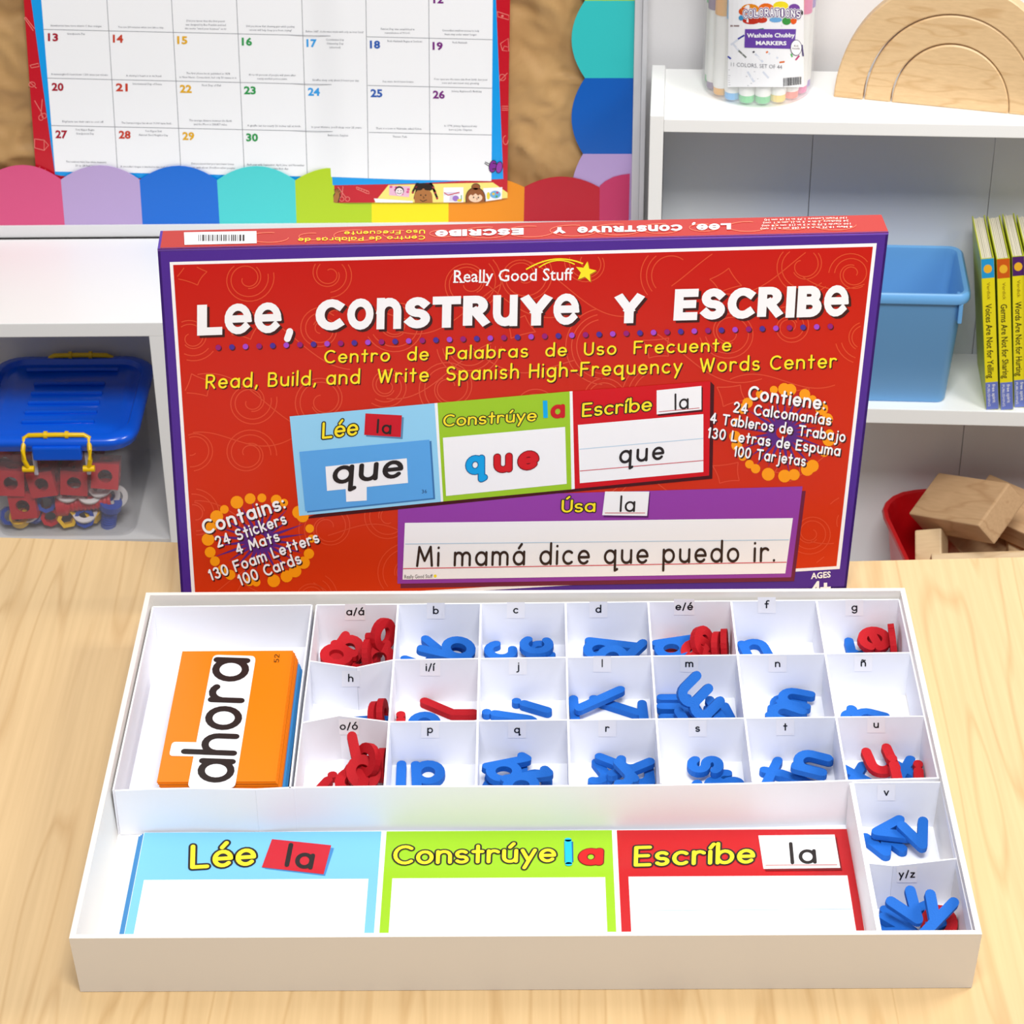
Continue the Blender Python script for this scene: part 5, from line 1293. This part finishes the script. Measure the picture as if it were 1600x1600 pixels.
for sy, xx in ((-1, .0055), (1, .0055)):
    hx, yb_ = .0345, sy * (ld / 2 + .003)
    y2 = sy * (ld / 2 - .006)
    pth = [(xx - hx + .003, yb_ , hb - .016), (xx - hx, yb_ + sy * .002, hb - .004), (xx - hx, yb_, hb + .006), (xx - hx + .001, y2, hb + .0155), (xx - hx + .006, y2, hb + .0185), (xx, y2, hb + .019), (xx + hx - .006, y2, hb + .0185), (xx + hx - .001, y2, hb + .0155), (xx + hx, yb_, hb + .006), (xx + hx, yb_ + sy * .002, hb - .004), (xx + hx - .003, yb_, hb - .016)]
    h_ = MB().tube(pth, .0026, 10).build('clip_handle', M_y, ct_, local=True); autosmooth(h_, 60)
    for dx in (-.011, .011):
        MB().lathe([(.0040, -.0018), (.0040, .0018)], 12, T=Matrix.Translation((xx + dx, y2, hb + .019)) @ Matrix.Rotation(PI / 2, 4, 'Y')).build('hinge_ring', M_y, h_, local=True)
    for dx in (-1, 1):
        MB().lathe([(.0034, -.006), (.0034, .006)], 12, T=Matrix.Translation((xx + dx * (hx - .003), yb_, hb - .017)) @ Matrix.Rotation(PI / 2, 4, 'Y')).build('pivot', M_y, h_, local=True)
        MB().box((xx + dx * (hx - .007) - .0022, sy * (ld / 2 - .0125) - .0016, hb - .034), (xx + dx * (hx - .007) + .0022, sy * (ld / 2 - .0125) + .0016, hb - .006), bev=.0012).build('moulded_rib', mat('milky_plastic', (225, 220, 235), .4), ct_, local=True)
# contents of the tub
RC, BCc, YC, WC = mat('toy_red', (200, 30, 44), .35), mat('toy_blue', (28, 70, 170), .35), mat('toy_yellow', (240, 190, 10), .35), mat('toy_white', (232, 228, 226), .4)
yi = .9345 - ld / 2 + .018
def place(px, py, y):
    p = on_y(px, py, y); p.z = max(p.z, ZB + .014); return p
def holed_cube(s_, label, px, py, y, rx, rz, m=RC, nm='linking_cube'):
    """frame cube with a round hole through each side"""
    o_ = MB(); n = 16; r = s_ * .27; h = s_ / 2
    for ax in range(3):
        for sg in (-1, 1):
            V_, F_ = [], []
            for i in range(n):
                a = 2 * PI * i / n + PI / 4; c_, q_ = math.cos(a), math.sin(a); k_ = h / max(abs(c_), abs(q_))
                V_ += [(c_ * k_, q_ * k_, h), (c_ * r, q_ * r, h), (c_ * r, q_ * r, h * .72)]
            for i in range(n):
                j = (i + 1) % n; F_ += [(3 * i, 3 * j, 3 * j + 1, 3 * i + 1), (3 * i + 1, 3 * j + 1, 3 * j + 2, 3 * i + 2)]
            T = [Matrix.Rotation(PI / 2, 4, 'Y'), Matrix.Rotation(PI / 2, 4, 'X'), Matrix.Identity(4)][ax] @ (Matrix.Identity(4) if sg > 0 else Matrix.Rotation(PI, 4, 'X'))
            o_.add(V_, F_, 0, T)
    c = place(px, py, y)
    M = Matrix.Translation(c) @ Euler((R(rx), R(rz), R(rz * .3))).to_matrix().to_4x4()
    return tag(o_.build(nm, m, mw=M, local=True), label, 'linking cube', 'linking pieces in the lidded tub')
for i, (px, py, rz, y, l) in enumerate([(20, 748, 4, yi + .012, 'red linking cube at the left wall of the lidded tub'), (70, 749, -10, yi + .010, 'red linking cube tilted left of centre, upper row'), (118, 746, 6, yi + .014, 'red linking cube right of centre, upper row'), (166, 737, 7, yi + .012, 'red open linking cube nearest the right wall'), (40, 783, -5, yi + .010, 'red linking cube in the second row at left'), (140, 722, 12, yi + .035, 'red linking cube behind under the lid'), (50, 720, -12, yi + .04, 'red linking cube behind at left under the lid'), (96, 716, 0, yi + .04, 'red linking cube behind in the middle under the lid'), (8, 715, 20, yi + .045, 'red linking cube in the far left corner under the lid')]):
    holed_cube(.0285, l, px, py, y, -12 + 3 * (i % 3), rz)
def ringpart(nm, label, px, py, y, prof, n, rot, m, cat='linking piece'):
    c = place(px, py, y); M = Matrix.Translation(c) @ Euler([R(v) for v in rot]).to_matrix().to_4x4()
    o_ = MB().lathe(prof, n, cap=False)
    # close the tube
    k = len(prof)
    for j in range(n): o_.F.append(((k - 1) * n + j, (k - 1) * n + (j + 1) % n, (j + 1) % n, j)); o_.M.append(0)
    ob = o_.build(nm, m, mw=M, local=True); autosmooth(ob, 35)
    return tag(ob, label, cat, 'linking pieces in the lidded tub')
nut = lambda r: [(r, -.005), (r, .005), (r * .62, .005), (r * .62, -.005)]
disc_ = [(.0135, -.0012), (.0135, .0012), (.008, .0012), (.008, -.0012)]
P_ = [('plastic_nut', 'yellow ring nut at the front left bottom of the lidded tub', 33, 825, yi + .009, nut(.0105), 16, (30, 0, 0), YC), ('plastic_nut', 'yellow six-sided nut at the front bottom of the lidded tub', 107, 828, yi + .009, nut(.0112), 6, (70, 0, 20), YC),
 ('plastic_nut', 'red nut between the two yellow ones', 80, 814, yi + .012, nut(.0105), 8, (75, 0, 10), RC), ('plastic_nut', 'dark blue nut right of the yellow six-sided nut', 136, 829, yi + .010, nut(.0112), 8, (70, 0, 0), BCc), ('plastic_nut', 'blue nut in the middle under the red cubes', 72, 786, yi + .012, nut(.0105), 8, (60, 10, 10), BCc),
 ('plastic_nut', 'blue nut at the left wall low down', 14, 806, yi + .012, nut(.0105), 8, (60, 0, 30), BCc), ('plastic_nut', 'small blue nut below the second-row cube', 58, 822, yi + .014, nut(.009), 10, (40, 20, 0), BCc), ('plastic_nut', 'yellow nut low at the right behind the blue ones', 146, 811, yi + .014, nut(.009), 6, (20, 0, 0), YC),
 ('plastic_washer', 'white washer lying under the cubes at centre', 106, 769, yi + .014, disc_, 24, (18, 0, 0), WC), ('plastic_washer', 'white washer overlapping at right of centre', 140, 771, yi + .012, disc_, 24, (22, 8, 0), WC), ('plastic_washer', 'white washer under the rightmost cube', 157, 760, yi + .014, disc_, 24, (25, -8, 0), WC),
 ('plastic_washer', 'white washer on edge near the right wall', 168, 774, yi + .012, disc_, 24, (70, 60, 0), WC), ('plastic_washer', 'white washer on edge against the right wall', 180, 776, yi + .014, disc_, 24, (70, 62, 0), WC), ('plastic_washer', 'white washer below the red bolt', 133, 800, yi + .012, disc_, 24, (25, 0, 0), WC), ('plastic_washer', 'white washer below the second-row cube', 44, 800, yi + .015, disc_, 24, (20, 0, 0), WC)]
for a in P_: ringpart(*a)
bolt = [(.0075, -.030), (.0075, .016), (.0115, .016), (.0115, .026), (.004, .026), (.004, -.030)]
thr = [(.0075 + (.0009 if q % 2 else 0), -.032 + q * .0022) for q in range(22)] + [(.012, .0165), (.012, .026), (.004, .026), (.004, -.032)]
ringpart('plastic_bolt', 'long red threaded bolt lying across the lidded tub', 128, 786, yi + .012, thr, 20, (0, -96, 0), RC)
ringpart('plastic_bolt', 'blue threaded bolt standing at the right wall of the tub', 171, 806, yi + .012, [(r_, z_ * .8) for r_, z_ in thr], 20, (10, 12, 0), BCc)
